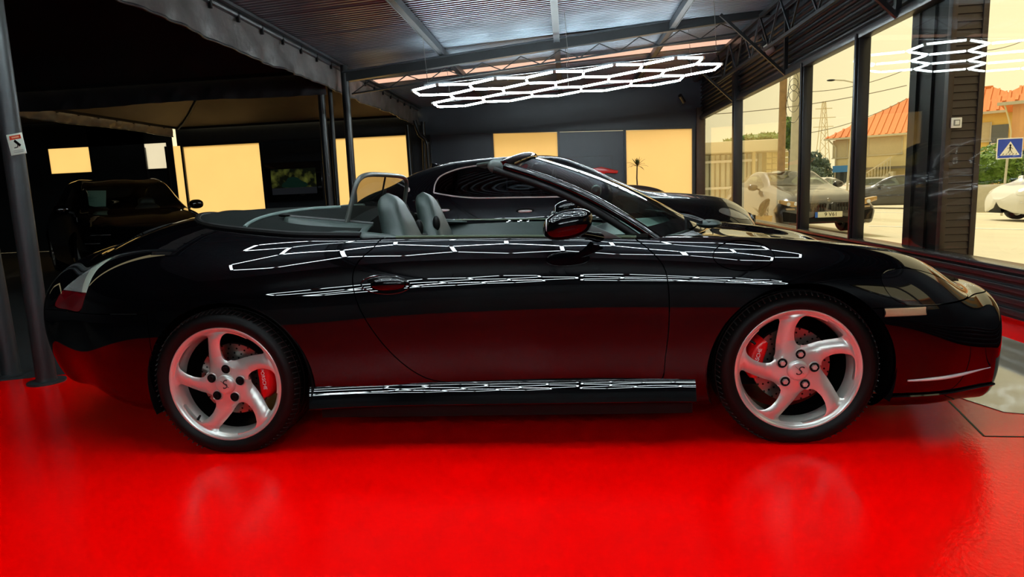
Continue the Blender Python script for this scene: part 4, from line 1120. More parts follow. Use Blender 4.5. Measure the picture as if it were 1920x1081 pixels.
def seat(sd):
    P = []
    for i, u in enumerate(np.linspace(0, 1, 40)):
        z = .40 + .672 * u; cx = -.395 - .165 * u ** 1.15
        dx = np.interp(u, [0, .55, .8, .92, .97, 1], [.085, .075, .066, .054, .038, .004]); dy = np.interp(u, [0, .4, .62, .75, .9, .965, 1], [.235, .245, .225, .165, .128, .085, .006])
        row = []
        for k in range(32):
            a = 2 * math.pi * k / 32; ca, sa = math.cos(a), math.sin(a); e = .72
            xx = cx + dx * math.copysign(abs(ca) ** e, ca) + .035 * (abs(sa) ** 3) * (1 - u); row.append((xx, sd * .375 + dy * math.copysign(abs(sa) ** e, sa), z))
        P.append(row + [row[0]])
    b = MB(); b.grid(P); bk = b.build('seat_backrest', LEATHER, car, smooth=70, weld=True)
    b = MB(); b.tube([(-.335 - .165 * u ** 1.15 - .005, sd * .375 + s2 * np.interp(u, [0, .4, .62, .75, .9, 1], [.16, .165, .15, .11, .07, .02]), .40 + .672 * u) for s2 in (1,) for u in np.linspace(.1, .93, 20)], .003, 5); b.build('backrest_seam', LEATHER_D, bk)
    b = MB(); b.ell((-.12, sd * .375, .40), (.29, .245, .09), 28, 14, .6); b.build('seat_cushion', LEATHER, car, smooth=70)
    b = MB(); b.ell((-.455, sd * .375 + (.15 if sd < 0 else -.17), .895), (.022, .02, .042), 14, 10); b.build('belt_guide', TRIM, bk)
seat(-1); seat(1)
# wind deflector
def wd(y_, t):  # t 0 bottom .. 1 top
    return Vector((lerp(-.745, -.665, t), y_, .868 + .295 * t))
fr = []
for a in np.linspace(0, 2 * math.pi, 60, endpoint=False):
    ca, sa = math.cos(a), math.sin(a); e = .32
    ty = math.copysign(abs(ca) ** e, ca); tt = .5 + .5 * math.copysign(abs(sa) ** e, sa)
    fr.append(wd(ty * lerp(.52, .47, tt), tt + .02 * (1 - ty * ty) * tt))
b = MB(); b.tube(fr, .012, 8, closed=True); wdo = b.build('wind_deflector', mat('deflector_frame', (.05, .058, .052), rough=.35), car, smooth=80)
b = MB(); b.add(fr, [tuple(range(60))]); b.build('deflector_net', MESH, wdo, smooth=0)
b = MB(); b.bar(wd(-.02, .03), wd(-.02, .99), .008); b.build('deflector_stay', TRIM, wdo, smooth=0)
b = MB(); b.box2((-.77, -.5, .845), (-.72, .5, .872)); b.build('deflector_base', TRIM, wdo, bevel=.006)
# ================================================================== THE OTHER CARS
def sec(zb, w, zbelt, wb, zr, wr):
    h = zr - zbelt; H = zbelt - zb
    return [(w - .16, zb), (w - .035, zb + .02), (w - .008, zb + .22 * H), (w, zb + .42 * H), (w - .004, zb + .64 * H), (lerp(w, wb, .45), zb + .86 * H), (wb + .02, zbelt - .015),
            (lerp(wb, wr, .10), zbelt + .10 * h), (lerp(wb, wr, .55), zbelt + .55 * h), (wr + .01, zbelt + .90 * h), (wr * .78, zr - .05 * min(1, h / .4)), (wr * .38, zr - .012 * min(1, h / .4)), (0, zr)]

def road_wheel(parent, x, y, r, wd_, sd, spokes=10, rim_m=ALLOY):
    w = bpy.data.objects.new('wheel', None); COL.objects.link(w); w.parent = parent; w.location = (x, y, r); w.rotation_euler.z = math.pi if sd < 0 else 0
    k = r / .33
    b = MB(); b.lathe([(.22 * k, -.02), (.235 * k, .0), (.27 * k, .012), (.305 * k, .006), (.325 * k, -.02), (.33 * k, -.05), (.33 * k, -wd_ + .03), (.31 * k, -wd_), (.22 * k, -wd_)], 40)
    b.build('tyre', RUBBER, w)
    b = MB(); b.lathe([(.24 * k, .0), (.232 * k, .002), (.222 * k, -.01), (.215 * k, -.12)], 40); b.lathe([(0, -.02), (.05 * k, -.02), (.06 * k, -.03)], 20)
    for i in range(spokes):
        a = 2 * math.pi * i / spokes; b.bar((.04 * k * math.cos(a), -.025, .04 * k * math.sin(a)), (.225 * k * math.cos(a), -.012, .225 * k * math.sin(a)), .03 * k, .02, (0, 1, 0))
    b.lathe([(0, -.13), (.2 * k, -.13)], 24)
    b.build('rim', rim_m, w)

def skin_line(sk, pts, sd, off=.003, vmax=.93):
    return [(x, sd * (sk.side_y(x, z, vmax) + off), z) for x, z in pts]

def generic_car(name, label, loc, rotz, stations, arches, paint, side_windows, wscreen, rscreen, glass=TINTGLASS, r=.33, group=None,
                chrome=None, handles=(), shut=(), mirror=None, seats=(), seat_m=LEATHER_D, rim_m=ALLOY, c2=False, res=(.03, 64), far=True):
    t = thing(name, label, 'car', loc, rotz, group)
    SS = [(q[0], sec(*q[1:])) for q in stations]
    def shut_end(S, d):                      # close nose and tail
        z0 = sum(q[1] for q in S[1]) / len(S[1])
        return [(S[0] + d * .6, squeeze(S[1], .72, z0, .78)), (S[0] + d, squeeze(S[1], .01, z0, .02))]
    SS = shut_end(SS[0], -.035)[::-1] + SS + shut_end(SS[-1], .035)
    sk = Skin(SS, c2)
    x0, x1 = SS[0][0], SS[-1][0] - 1e-4
    xs_ = np.concatenate([cl(x0 + .2, x0, 10)[::-1][:-1], np.arange(x0 + .2, x1 - .2, res[0]), cl(x1 - .2, x1, 10)])
    body = Patch.full(sk, xs_, np.linspace(0, 1, res[1]))
    ra = r + .045
    for xc in arches:
        _, body = body.split(lambda P: np.where((P[:, 1] > .35) & (P[:, 2] < r * 2 + .25), ra - np.hypot(P[:, 0] - xc, P[:, 2] - r), -1.0))
    glz = []
    for W in side_windows:
        Q = smooth_poly(W, 5)
        g, body = body.split(lambda P: np.where(P[:, 1] > .3, poly_sdf(P[:, [0, 2]], Q), -1.0), .0)
        glz.append(g)
    def plan(q, zmin):
        q = list(q) + [(x, -y_) for x, y_ in reversed(q)]
        return lambda P: np.where(P[:, 2] > zmin, poly_sdf(P[:, :2], np.array(q)), -1.0)
    if wscreen:
        g, body = body.split(plan(*wscreen)); g.build('windscreen', glass, t, both=True, flange=0)
    if rscreen:
        g, body = body.split(plan(*rscreen)); g.build('rear_window', glass, t, both=True, flange=0)
    body.build('body_shell', paint, t, both=True, flange=.02)
    for g in glz:
        for sd in (-1, 1): g.build('side_window', glass, t, sd, flange=0)
    b = MB(); b.box2((x0 + .5, -.5, .22), (x1 - .55, .5, .30)); b.build('under_tray', TRIM, t, smooth=0)
    for xc in arches:
        for sd in (-1, 1):
            yw = sk.side_y(xc, r + ra * .98, .7)
            P = [[(xc + (ra + .005) * math.cos(a), sd * yy, r + (ra + .005) * math.sin(a)) for yy in (yw - .01, .45)] for a in np.linspace(-.3, math.pi + .3, 20)]
            b = MB(); b.grid(P); b.build('wheel_liner', TRIM, t)
            road_wheel(t, xc, sd * (yw - .03), r, .22, sd, rim_m=rim_m)
    for (hx, hz) in handles:
        for sd in (-1, 1):
            yy = sk.side_y(hx, hz); b = MB(); b.ell((hx, sd * (yy + .008), hz), (.085, .018, .016), 16, 8, .7); h_ = b.build('door_handle', CHROME if chrome else paint, t)
            b = MB(); b.ell((hx, sd * (yy - .002), hz), (.11, .01, .034), 16, 8); b.build('handle_cup', TRIM, h_)
    for L in shut:
        for sd in (-1, 1):
            b = MB(); b.tube(skin_line(sk, L, sd, .0005), .0035, 5); b.build('door_gap', TRIM, t)
    if chrome:
        for L in chrome:
            for sd in (-1, 1):
                b = MB(); b.tube(skin_line(sk, smooth_poly(L, 5, False), sd, .003), .009, 6); b.build('window_chrome', CHROME, t)
    if mirror:
        mx_, mz = mirror
        for sd in (-1, 1):
            yy = sk.side_y(mx_, mz - .06)
            b = MB(); b.ell((mx_, sd * (yy + .13), mz), (.07, .11, .075), 18, 12, .85); m_ = b.build('door_mirror', paint, t)
            b = MB(); b.bar((mx_ + .02, sd * (yy - .02), mz - .06), (mx_ + .02, sd * (yy + .08), mz - .02), .04, .03); b.build('mirror_foot', TRIM, m_)
    for (sx, sy, zt_) in seats:
        b = MB(); b.ell((sx, sy, zt_ - .32), (.09, .23, .32), 16, 12, .7); b.ell((sx - .04, sy, zt_), (.05, .13, .09), 14, 10, .75); b.build('seat', seat_m, t)
    b = MB(); b.box2((x0 + .8, -.66, .30), (x1 - 1.3, .66, .62)); b.build('cabin_floor', TRIM, t, smooth=0)
    return t, sk

def lens(t, sk, name, pts, m, sd=None, off=.004, ymin=.2):
    """a lamp lens: polygon in side view laid on the skin"""
    Q = smooth_poly(pts, 4)
    xa, xb = Q[:, 0].min(), Q[:, 0].max()
    p = Patch.full(sk, np.linspace(max(xa - .01, sk.X[0]), min(xb + .01, sk.X[-1] - 1e-4), 26), np.linspace(.1, .95, 80))
    g, _ = p.split(lambda P: np.where(P[:, 1] > ymin, poly_sdf(P[:, [0, 2]], Q), -1.0))
    for s2 in ((-1, 1) if sd is None else (sd,)): g.build(name, m, t, s2, flange=.01, lift=off)

# ---------------- dark sedan behind the convertible
SED = [(-2.45, .50, .40, .72, .36, .76, .25), (-2.42, .40, .66, .90, .60, .95, .42), (-2.30, .30, .85, .99, .74, 1.05, .52), (-1.95, .22, .93, 1.02, .79, 1.175, .55), (-1.55, .20, .955, 1.015, .82, 1.35, .56),
       (-1.1, .20, .96, .995, .835, 1.445, .57), (-.4, .20, .96, .965, .84, 1.475, .58), (.15, .20, .96, .95, .845, 1.445, .58), (.55, .20, .96, .94, .845, 1.31, .58), (.95, .20, .96, .925, .83, 1.10, .62),
       (1.22, .20, .96, .905, .81, .985, .62), (1.75, .20, .955, .865, .765, .925, .58), (2.15, .21, .93, .80, .70, .86, .54), (2.42, .23, .84, .68, .60, .73, .46), (2.55, .28, .64, .56, .46, .60, .34), (2.60, .38, .20, .47, .15, .49, .1)]
sed_win = [[(-1.33, 1.085), (-1.30, 1.19), (-1.22, 1.27), (-.95, 1.345), (-.55, 1.365), (-.47, 1.36), (-.47, .99), (-.75, .995), (-1.0, 1.02), (-1.22, 1.05)],
           [(-.38, 1.36), (-.38, .985), (.1, .972), (.5, .965), (.86, .962), (.70, 1.06), (.48, 1.18), (.2, 1.29), (-.05, 1.335)]]
sedan, sks = generic_car('sedan_car', 'dark four-door luxury sedan with chrome window line parked behind the convertible', (0, 5.2, 0), 0, SED, (-1.42, 1.58), PAINT2, sed_win,
    ([(1.28, 0), (1.22, .35), (1.02, .62), (.42, .50), (.18, .25), (.14, 0)], .95), ([(-2.02, 0), (-1.98, .35), (-1.86, .50), (-1.42, .46), (-1.30, .2), (-1.28, 0)], 1.0), TINTGLASS, .345,
    chrome=[[(-1.335, 1.07), (-1.32, 1.19), (-1.23, 1.285), (-.95, 1.362), (-.5, 1.384), (0, 1.36), (.25, 1.29), (.55, 1.16)], [(-1.335, 1.07), (-1.2, 1.04), (-1.0, 1.005), (-.75, .982), (-.4, .972), (.1, .958), (.5, .952)]],
    handles=((-1.21, .855), (-.22, .805)), shut=([(-.43, .35), (-.43, .65), (-.42, .96)], [(.62, .35), (.66, .6), (.66, .9)], [(-1.42, .78), (-1.36, .95), (-1.33, 1.06)]),
    mirror=(.62, 1.0), seats=((-.10, -.38, 1.08), (-.10, .38, 1.08), (-1.12, -.38, 1.06), (-1.12, .38, 1.06)), seat_m=LEATHER, c2=False)
lens(sedan, sks, 'tail_light', [(-2.40, .86), (-2.33, .93), (-2.12, .94), (-2.14, .86), (-2.3, .80)], REDLENS)
lens(sedan, sks, 'headlight', [(2.05, .70), (2.12, .74), (2.35, .66), (2.42, .60), (2.25, .62)], CLEARLENS)
b = MB(); b.tube([(2.53 - .35 * abs(y_) ** 2, y_, .33) for y_ in np.linspace(-.75, .75, 15)], .012, 6); b.build('bumper_chrome', CHROME, sedan)
b = MB(); b.ell((2.585, 0, .52), (.035, .38, .13), 24, 12, .8); gr = b.build('grille', GLOSS, sedan)
for y_ in np.linspace(-.3, .3, 11):
    b = MB(); b.bar((2.615, y_, .42), (2.615, y_, .62), .012); b.build('grille_bar', TRIM, gr, smooth=0)
b = MB()                                  # trident badge
b.bar((2.63, 0, .44), (2.63, 0, .62), .014)
for s2 in (-1, 1): b.bar((2.63, s2 * .03, .51), (2.63, s2 * .04, .60), .010)
b.bar((2.63, -.04, .51), (2.63, .04, .51), .012); b.bar((2.63, -.03, .47), (2.63, .03, .47), .010)
b.build('trident_badge', CHROME, gr, smooth=0)
b = MB(); b.ell((-1.62, -.905, 1.12), (.022, .006, .03), 12, 8); b.build('pillar_badge', CHROME, sedan)
b = MB(); b.prism([(-1.52, 1.375), (-1.36, 1.42), (-1.33, 1.425), (-1.50, 1.46)], -.01, .01, 'xz'); b.build('roof_fin', PAINT2, sedan, bevel=.003)

# ---------------- crossover at the back
CRO = [(-2.62, .55, .5, .9, .45, .98, .3), (-2.55, .40, .8, 1.05, .72, 1.15, .45), (-2.3, .30, .92, 1.10, .80, 1.38, .56), (-1.8, .26, .95, 1.10, .84, 1.55, .60), (-1.0, .25, .96, 1.09, .86, 1.63, .62), (-.2, .25, .96, 1.08, .86, 1.635, .62),
       (.3, .25, .96, 1.07, .86, 1.57, .62), (.65, .25, .96, 1.06, .85, 1.38, .62), (.95, .25, .96, 1.04, .83, 1.15, .63), (1.1, .25, .96, 1.02, .82, 1.085, .63), (1.5, .25, .955, .985, .79, 1.05, .6), (1.8, .26, .93, .93, .74, .99, .56), (2.0, .30, .85, .84, .66, .89, .5), (2.10, .38, .6, .70, .48, .75, .34), (2.14, .5, .2, .6, .15, .63, .1)]
BRONZE = mat('aubergine_car_paint', (.020, .015, .020), rough=.35, coat=1, coat_rough=.02, metal=.3)
cro, skc = generic_car('crossover_car', 'dark aubergine crossover parked between the sedan and the back wall', (0, 8.5, 0), 0, CRO, (-1.65, 1.2), BRONZE,
    [[(-2.0, 1.18), (-1.8, 1.38), (-1.2, 1.50), (-.55, 1.53), (-.5, 1.10), (-1.2, 1.12)], [(-.42, 1.53), (-.42, 1.10), (.2, 1.09), (.72, 1.085), (.5, 1.26), (.2, 1.44), (-.1, 1.51)]],
    ([(1.05, 0), (1.0, .4), (.88, .64), (.36, .54), (.22, .25), (.2, 0)], 1.05), None, LIGHTTINT, .36, chrome=[[(-.5, 1.55), (0, 1.53), (.3, 1.43), (.55, 1.27)]], mirror=(.6, 1.12), seats=((-.1, -.4, 1.2), (-.1, .4, 1.2)))
lens(cro, skc, 'headlight', [(1.78, .84), (1.85, .88), (2.02, .82), (2.03, .76), (1.88, .78)], AMBER)
b = MB(); b.tube([(.98, -.55, 1.10), (.9, -.1, 1.15), (.86, .35, 1.17)], .012, 6); b.build('wiper_arm', TRIM, cro)
b = MB(); b.prism([(.62, 1.10), (1.02, 1.16), (1.3, 1.20), (1.0, 1.25), (.75, 1.23)], 2.3, 2.34, 'xz')
rc = on_y(1133, 322, 11.9)
rm_ = thing('red_wing_ornament', 'small bright red wing shape fixed on the dark back panel', 'ornament', (float(rc[0]), 12.24, float(rc[2])))
b = MB(); b.prism([(-.28, .10), (-.05, .13), (.35, .02), (.33, -.04), (.05, -.02), (-.10, -.10), (-.16, -.02)], -.03, .08, 'xz'); b.build('wing', mat('signal_red', (.8, .03, .03), rough=.3, coat=.5), rm_, bevel=.015)

# ---------------- black car facing us under the tent
LFT = [(-2.35, .45, .6, .95, .55, 1.0, .35), (-2.2, .32, .88, 1.02, .76, 1.15, .5), (-1.7, .25, .93, 1.03, .8, 1.42, .57), (-1.0, .23, .945, 1.01, .82, 1.52, .6), (-.2, .23, .945, 1.0, .83, 1.53, .6), (.3, .23, .945, .99, .83, 1.46, .6),
       (.7, .23, .945, .975, .82, 1.26, .6), (1.05, .23, .945, .955, .8, 1.03, .62), (1.5, .23, .94, .90, .76, .96, .6), (1.95, .24, .91, .83, .7, .87, .56), (2.25, .26, .8, .74, .6, .77, .48), (2.38, .34, .55, .62, .42, .65, .33), (2.42, .45, .2, .52, .15, .54, .1)]
lft, skl = generic_car('black_suv', 'black car facing forward under the tent with a paper in its windscreen', (-7.04, 6.72, 0), math.radians(-44), LFT, (-1.45, 1.5), PAINT,
    [[(-1.75, 1.12), (-1.5, 1.3), (-1.0, 1.42), (-.45, 1.44), (-.42, 1.03), (-1.1, 1.05)], [(-.35, 1.44), (-.35, 1.03), (.3, 1.02), (.78, 1.01), (.5, 1.18), (.2, 1.34)]],
    ([(1.08, 0), (1.03, .35), (.90, .60), (.36, .52), (.22, .25), (.2, 0)], 1.0), ([(-2.1, 0), (-2.0, .5), (-1.55, .5), (-1.5, 0)], 1.1), glass_mat('dusky_car_glass', (.60, .64, .60), gain=1.0), .35, mirror=(.75, 1.06), seats=((-.1, -.38, 1.12), (-.1, .38, 1.12)))
lens(lft, skl, 'headlight', [(1.98, .70), (2.05, .745), (2.22, .70), (2.26, .64), (2.1, .655)], GLOSS)
for s2 in (-1, 1):
    for z0 in (.705, .60):
        P = [(x, s2 * (skl.side_y(x, z0) + .004), z0) for x in np.linspace(2.10, 2.29, 8)]
        b = MB(); b.tube(P, .007, 6); b.build('lamp_strip', mat('dim_chrome_strip', (.5, .46, .44), rough=.2, metal=.8), lft)
b = MB(); b.ell((2.40, 0, .60), (.03, .36, .12), 20, 10, .7); b.build('grille', GLOSS, lft)
pc = [on_y(px, py, 6.10) for px, py in ((134, 357), (190, 357), (206, 386), (155, 388))]
pp = thing('price_sheet', 'pale green printed sheet behind the windscreen of the black car', 'paper', tuple(np.mean(pc, axis=0)))
cen = np.mean(pc, axis=0); pc = [q - cen + np.array([0, d, 0]) for q, d in zip(pc, (.10, .10, -.09, -.09))]
b = MB(); b.add([tuple(q) for q in pc] + [tuple(q + np.array([0, .004, -.003])) for q in pc], [(0, 1, 2, 3), (7, 6, 5, 4), (0, 4, 5, 1), (1, 5, 6, 2), (2, 6, 7, 3), (3, 7, 4, 0)]); b.build('sheet', mat('pale_green_paper', (.42, .68, .58), rough=.6), pp, smooth=0)
def pq(u, v): return lerp(lerp(pc[0], pc[1], u), lerp(pc[3], pc[2], u), v) + np.array([0, -.004, .003])
b = MB(); b.bar(pq(.18, .12), pq(.42, .12), .022, .003); b.build('heading', mat('ink', (.03, .05, .05), rough=.6), pp, smooth=0)
for k in range(5):
    b = MB(); b.bar(pq(.2, .27 + k * .1), pq(.5 + .1 * (k % 3), .27 + k * .1), .006, .003); b.build('text_line', mat('faint_ink', (.2, .36, .3), rough=.6), pp, smooth=0)

# ---------------- cars outside
GREYP = mat('graphite_car_paint', (.045, .043, .040), rough=.35, metal=.4, coat=1, coat_rough=.03)
BM = [(-2.42, .5, .6, .85, .5, .9, .35), (-2.3, .35, .86, .95, .74, 1.0, .5), (-1.8, .24, .94, .97, .78, 1.12, .54), (-1.2, .2, .95, .95, .8, 1.27, .55), (-.5, .2, .95, .93, .82, 1.345, .57), (.0, .2, .95, .92, .82, 1.32, .57), (.45, .2, .95, .91, .81, 1.18, .58),
      (.9, .2, .95, .9, .79, 1.0, .62), (1.3, .2, .95, .86, .76, .93, .62), (1.8, .2, .95, .81, .74, .865, .58), (2.15, .21, .945, .76, .74, .80, .56), (2.32, .22, .92, .69, .72, .72, .54), (2.40, .24, .86, .62, .68, .65, .5), (2.43, .34, .6, .5, .5, .52, .3)]
bmw, skb = generic_car('grey_coupe', 'graphite grey sports coupe facing the shop window from outside', (5.42, 12.3, out_z(5.42)), -math.pi / 2, BM, (-1.35, 1.48), GREYP,
    [[(-1.7, 1.03), (-1.2, 1.18), (-.6, 1.25), (-.1, 1.24), (.3, 1.12), (.66, .96), (0, .955), (-1, .985)]],
    ([(1.0, 0), (.95, .4), (.82, .62), (.22, .5), (.08, .2), (.06, 0)], .92), ([(-2.0, 0), (-1.95, .5), (-1.2, .45), (-1.1, 0)], 1.0), glass_mat('pale_sky_glass', (.62, .68, .60), gain=3.0), .35, mirror=(.55, .98))
for s2 in (-1, 1):
    hl = MB(); hl.prism([(s2 * .50, .60), (s2 * .56, .675), (s2 * .92, .735), (s2 * .92, .66), (s2 * .68, .58)], 2.26, 2.445, 'yz'); h_ = hl.build('headlight', mat('amber_grey_lamp', (.50, .30, .10), rough=.15, coat=1), bmw, bevel=.01)
    for yy in (.62, .76):
        b = MB(); b.lathe([(.0, 2.452), (.035, 2.452), (.04, 2.44)], 16, (0, s2 * yy, .645), 'x'); b.build('lamp_ring', CHROME, h_)
    kd = MB(); kd.prism([(s2 * .03, .62), (s2 * .10, .66), (s2 * .36, .655), (s2 * .47, .585), (s2 * .38, .48), (s2 * .06, .46)], 2.40, 2.46, 'yz'); k_ = kd.build('kidney_grille', GLOSS, bmw, bevel=.012)
    for j in range(6):
        b = MB(); b.bar((2.463, s2 * (.09 + j * .055), .49), (2.463, s2 * (.09 + j * .055), .635), .014); b.build('grille_bar', MAST, k_, smooth=0)
    b = MB(); b.prism([(s2 * .55, .27), (s2 * .60, .45), (s2 * .86, .50), (s2 * .84, .30)], 2.34, 2.435, 'yz'); b.build('air_intake', TRIM, bmw, bevel=.01)
    b = MB(); b.prism([(s2 * .62, .52), (s2 * .64, .56), (s2 * .80, .565), (s2 * .80, .53)], 2.38, 2.432, 'yz'); b.build('orange_reflection', AMBER, bmw, bevel=.004)  # orange reflection put into an amber piece, not a separate lamp
b = MB(); b.prism([(-.45, .24), (-.38, .36), (.38, .36), (.45, .24)], 2.40, 2.455, 'yz'); b.build('lower_intake', TRIM, bmw, bevel=.01)
b = MB(); b.box((2.475, 0, .415), (.012, .52, .11)); plt = b.build('number_plate', mat('cream_plate', (.80, .76, .56), rough=.4), bmw, bevel=.003)
b = MB(); b.box((2.478, -.235, .415), (.012, .05, .11)); b.build('plate_band', mat('plate_blue', (.02, .12, .55), rough=.4), plt, smooth=0)
tm = text_mesh('9 V61', .105, .001); tm.materials.append(TRIM); o = link_mesh('plate_number', tm, None, plt); o.matrix_local = Matrix.Translation((2.484, .04, .415)) @ Matrix.Rotation(math.pi / 2, 4, 'Z') @ Matrix.Rotation(math.pi / 2, 4, 'X')
b = MB(); b.lathe([(0, 2.47), (.035, 2.468), (.038, 2.46)], 20, (0, 0, .70), 'x'); b.build('hood_badge', STEEL, bmw)

HB = [(-2.05, .5, .6, .9, .5, 1.0, .35), (-1.95, .36, .82, 1.0, .72, 1.2, .5), (-1.6, .25, .88, 1.02, .77, 1.42, .56), (-.9, .2, .89, 1.0, .79, 1.48, .58), (-.1, .2, .89, .98, .79, 1.47, .58), (.4, .2, .89, .96, .78, 1.32, .58), (.85, .2, .89, .94, .76, 1.05, .6), (1.4, .2, .88, .88, .7, .94, .56), (1.85, .22, .8, .76, .6, .8, .46), (2.05, .3, .5, .6, .4, .63, .3), (2.1, .42, .15, .52, .1, .54, .08)]
hb_win = [[(-1.75, 1.1), (-1.5, 1.3), (-1.0, 1.38), (-.3, 1.39), (.1, 1.33), (.6, 1.03), (-.3, 1.03), (-1.2, 1.06)]]
def small_car(name, label, loc, rz, paint, r=.31, scale=1.0, group=None):
    t, sk = generic_car(name, label, loc, rz, HB, (-1.28, 1.28), paint, hb_win, ([(.95, 0), (.88, .4), (.76, .58), (.28, .5), (.12, 0)], .97), ([(-1.98, 0), (-1.93, .5), (-1.68, .5), (-1.62, 0)], 1.08), LIGHTTINT, r, group, res=(.06, 40), mirror=(.55, 1.02))
    lens(t, sk, 'tail_light', [(-2.02, .82), (-1.95, .93), (-1.72, .95), (-1.74, .84), (-1.9, .79)], mat('lit_red_lens', (.75, .03, .02), rough=.2, emit=.6, emit_color=(.9, .05, .02)), off=.006)
    lens(t, sk, 'headlight', [(1.55, .74), (1.65, .82), (1.9, .74), (1.92, .68), (1.7, .68)], CLEARLENS, off=.006)
    return t
hx, hy = 14.9, 27.0
small_car('hatchback_car', 'dark grey hatchback with red tail lamp driving along the street', (hx, hy, out_z(hx)), math.radians(152), GREYP)
wx_ = on_z(1570, 372, -.62)
WHITEP = mat('white_car_paint', (.66, .66, .64), rough=.3, coat=1)
SILVER = mat('silver_car_paint', (.45, .45, .43), rough=.3, metal=.5, coat=1)
small_car('white_hatchback', 'white car parked across the street right behind the grey coupe', (14.2, 33.0, out_z(14.2)), math.radians(-60), WHITEP)
small_car('silver_hatchback', 'silver car parked between the white car and the dark hatchback', (17.2, 36.0, out_z(17.2)), math.radians(170), SILVER)

VAN = [(-2.15, .5, .7, 1.1, .6, 1.5, .5), (-2.08, .35, .86, 1.15, .8, 1.72, .66), (-1.6, .24, .9, 1.15, .85, 1.80, .72), (-.4, .22, .9, 1.13, .85, 1.82, .72), (.35, .22, .9, 1.11, .84, 1.74, .7), (.8, .22, .9, 1.09, .83, 1.50, .68), (1.2, .22, .9, 1.06, .81, 1.19, .66), (1.4, .22, .9, 1.02, .79, 1.09, .66), (1.8, .24, .87, .92, .72, .98, .58), (2.05, .28, .74, .78, .58, .82, .46), (2.16, .4, .3, .62, .24, .66, .2)]
vx = 14.45
van, skv = generic_car('white_van', 'white compact van driving past on the street', (vx, 15.8, out_z(vx) + .06), math.pi, VAN, (-1.35, 1.14), WHITEP, [[(.12, 1.60), (.12, 1.16), (1.0, 1.15), (.72, 1.42), (.42, 1.60)]],
    ([(1.32, 0), (1.25, .45), (1.1, .66), (.48, .6), (.36, 0)], 1.08), None, LIGHTTINT, .32, mirror=(.95, 1.18), shut=([(.05, .4), (.05, 1.1), (.05, 1.7)], [(1.02, .5), (1.04, 1.1)]), res=(.05, 44), handles=((.2, .98),))
lens(van, skv, 'headlight', [(1.72, .78), (1.82, .92), (2.0, .86), (2.04, .74)], mat('pale_van_lamp', (.6, .6, .56), rough=.15, coat=.5), off=.006)
for s2 in (-1, 1):
    P = [[(x, s2 * (skv.side_y(x, z) + .012), z) for z in (.56, .60, .64)] for x in np.linspace(-.9, .95, 12)]
    b = MB(); b.grid(P); b.build('rub_strip', TRIM, van)
# ================================================================== THE STREET OUTSIDE
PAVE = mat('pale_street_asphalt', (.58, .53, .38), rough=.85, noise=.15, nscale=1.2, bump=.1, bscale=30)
CREAM = mat('cream_render', (.72, .64, .40), rough=.85, noise=.08, nscale=2)
CREAM2 = mat('yellow_render', (.74, .56, .18), rough=.85, noise=.08, nscale=2)
PEACH = mat('peach_render', (.78, .44, .22), rough=.85, noise=.08, nscale=2)
TILE = mat('orange_roof_tile', (.70, .22, .06), rough=.75, noise=.3, nscale=14)
CONCRETE = mat('pale_concrete', (.52, .50, .42), rough=.85, noise=.15, nscale=6)
FOLI = mat('bright_foliage', (.13, .24, .03), rough=.6, noise=.4, nscale=3)
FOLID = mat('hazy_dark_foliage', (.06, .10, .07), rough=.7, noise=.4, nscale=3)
WOOD = mat('wooden_pole', (.34, .22, .11), rough=.85, noise=.35, nscale=8)
SHUT = mat('roller_shutter', (.52, .47, .33), rough=.7, noise=.1, nscale=10)
WINGL = mat('grey_window', (.12, .14, .16), rough=.15)

b = MB()
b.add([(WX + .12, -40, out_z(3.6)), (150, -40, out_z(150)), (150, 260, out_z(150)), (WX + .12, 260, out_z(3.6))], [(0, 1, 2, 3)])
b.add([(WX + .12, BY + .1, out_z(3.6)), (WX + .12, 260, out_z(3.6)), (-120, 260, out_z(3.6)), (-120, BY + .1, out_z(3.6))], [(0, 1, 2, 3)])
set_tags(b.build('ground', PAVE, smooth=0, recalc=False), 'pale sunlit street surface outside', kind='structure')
def street_line(label, pts, w):
    t = thing('road_marking', label, 'road marking', (pts[0][0], pts[0][1], out_z(pts[0][0]))); b = MB()
    for a, c in zip(pts, pts[1:]): b.bar((a[0] - pts[0][0], a[1] - pts[0][1], out_z(a[0]) - out_z(pts[0][0]) + .006), (c[0] - pts[0][0], c[1] - pts[0][1], out_z(c[0]) - out_z(pts[0][0]) + .006), w, .006)
    b.build('paint_line', WHITE, t, smooth=0)
street_line('long white edge line along the near side of the street', [(7.6, 13.0), (10.5, 11.8), (13.2, 10.7)], .16)
street_line('white line on the far side of the street', [(11.5, 22.0), (14, 20.7), (24, 15.6)], .14)
for k in range(3): street_line(('first', 'second', 'third')[k] + ' faint dark crack line across the near street', [(5.0 + k * .8, 8.2 - k * .9), (14 + k, 5.4 - k * .6)], .02) if 0 else None

def pole(name, label, px, py_top, Y, r0, r1, ztop_, m, cat='pole', lean=0.0):
    a = on_y(px, 300, Y); t = thing(name, label, cat, (float(a[0]), Y, out_z(a[0])))
    a1 = on_y(px + lean, py_top, Y)
    b = MB(); b.tube([(0, 0, 0), ((a1[0] - a[0]) * 1.0, 0, ztop_ - out_z(a[0]))], [r0, r1], 14); b.build('shaft', m, t); return t
p_ = pole('utility_pole', 'brown wooden utility pole behind the grey coupe', 1464, 145, 17.5, .115, .10, 7.5, WOOD, lean=7)
for k in range(4):
    a_ = np.linspace(0, 2 * math.pi, 20, endpoint=False); R_ = .25 + .06 * k
    b = MB(); b.tube([(.30 + R_ * .5 * math.cos(q), -.12, 4.1 - .25 * k + R_ * 1.1 * math.sin(q)) for q in a_], .008, 5, closed=True); b.build('cable_coil', MAST, p_)
p_ = pole('utility_pole', 'grey concrete utility pole wrapped in ivy beside the wooden pole', 1494, 125, 20, .26, .18, 9.0, CONCRETE, lean=9)
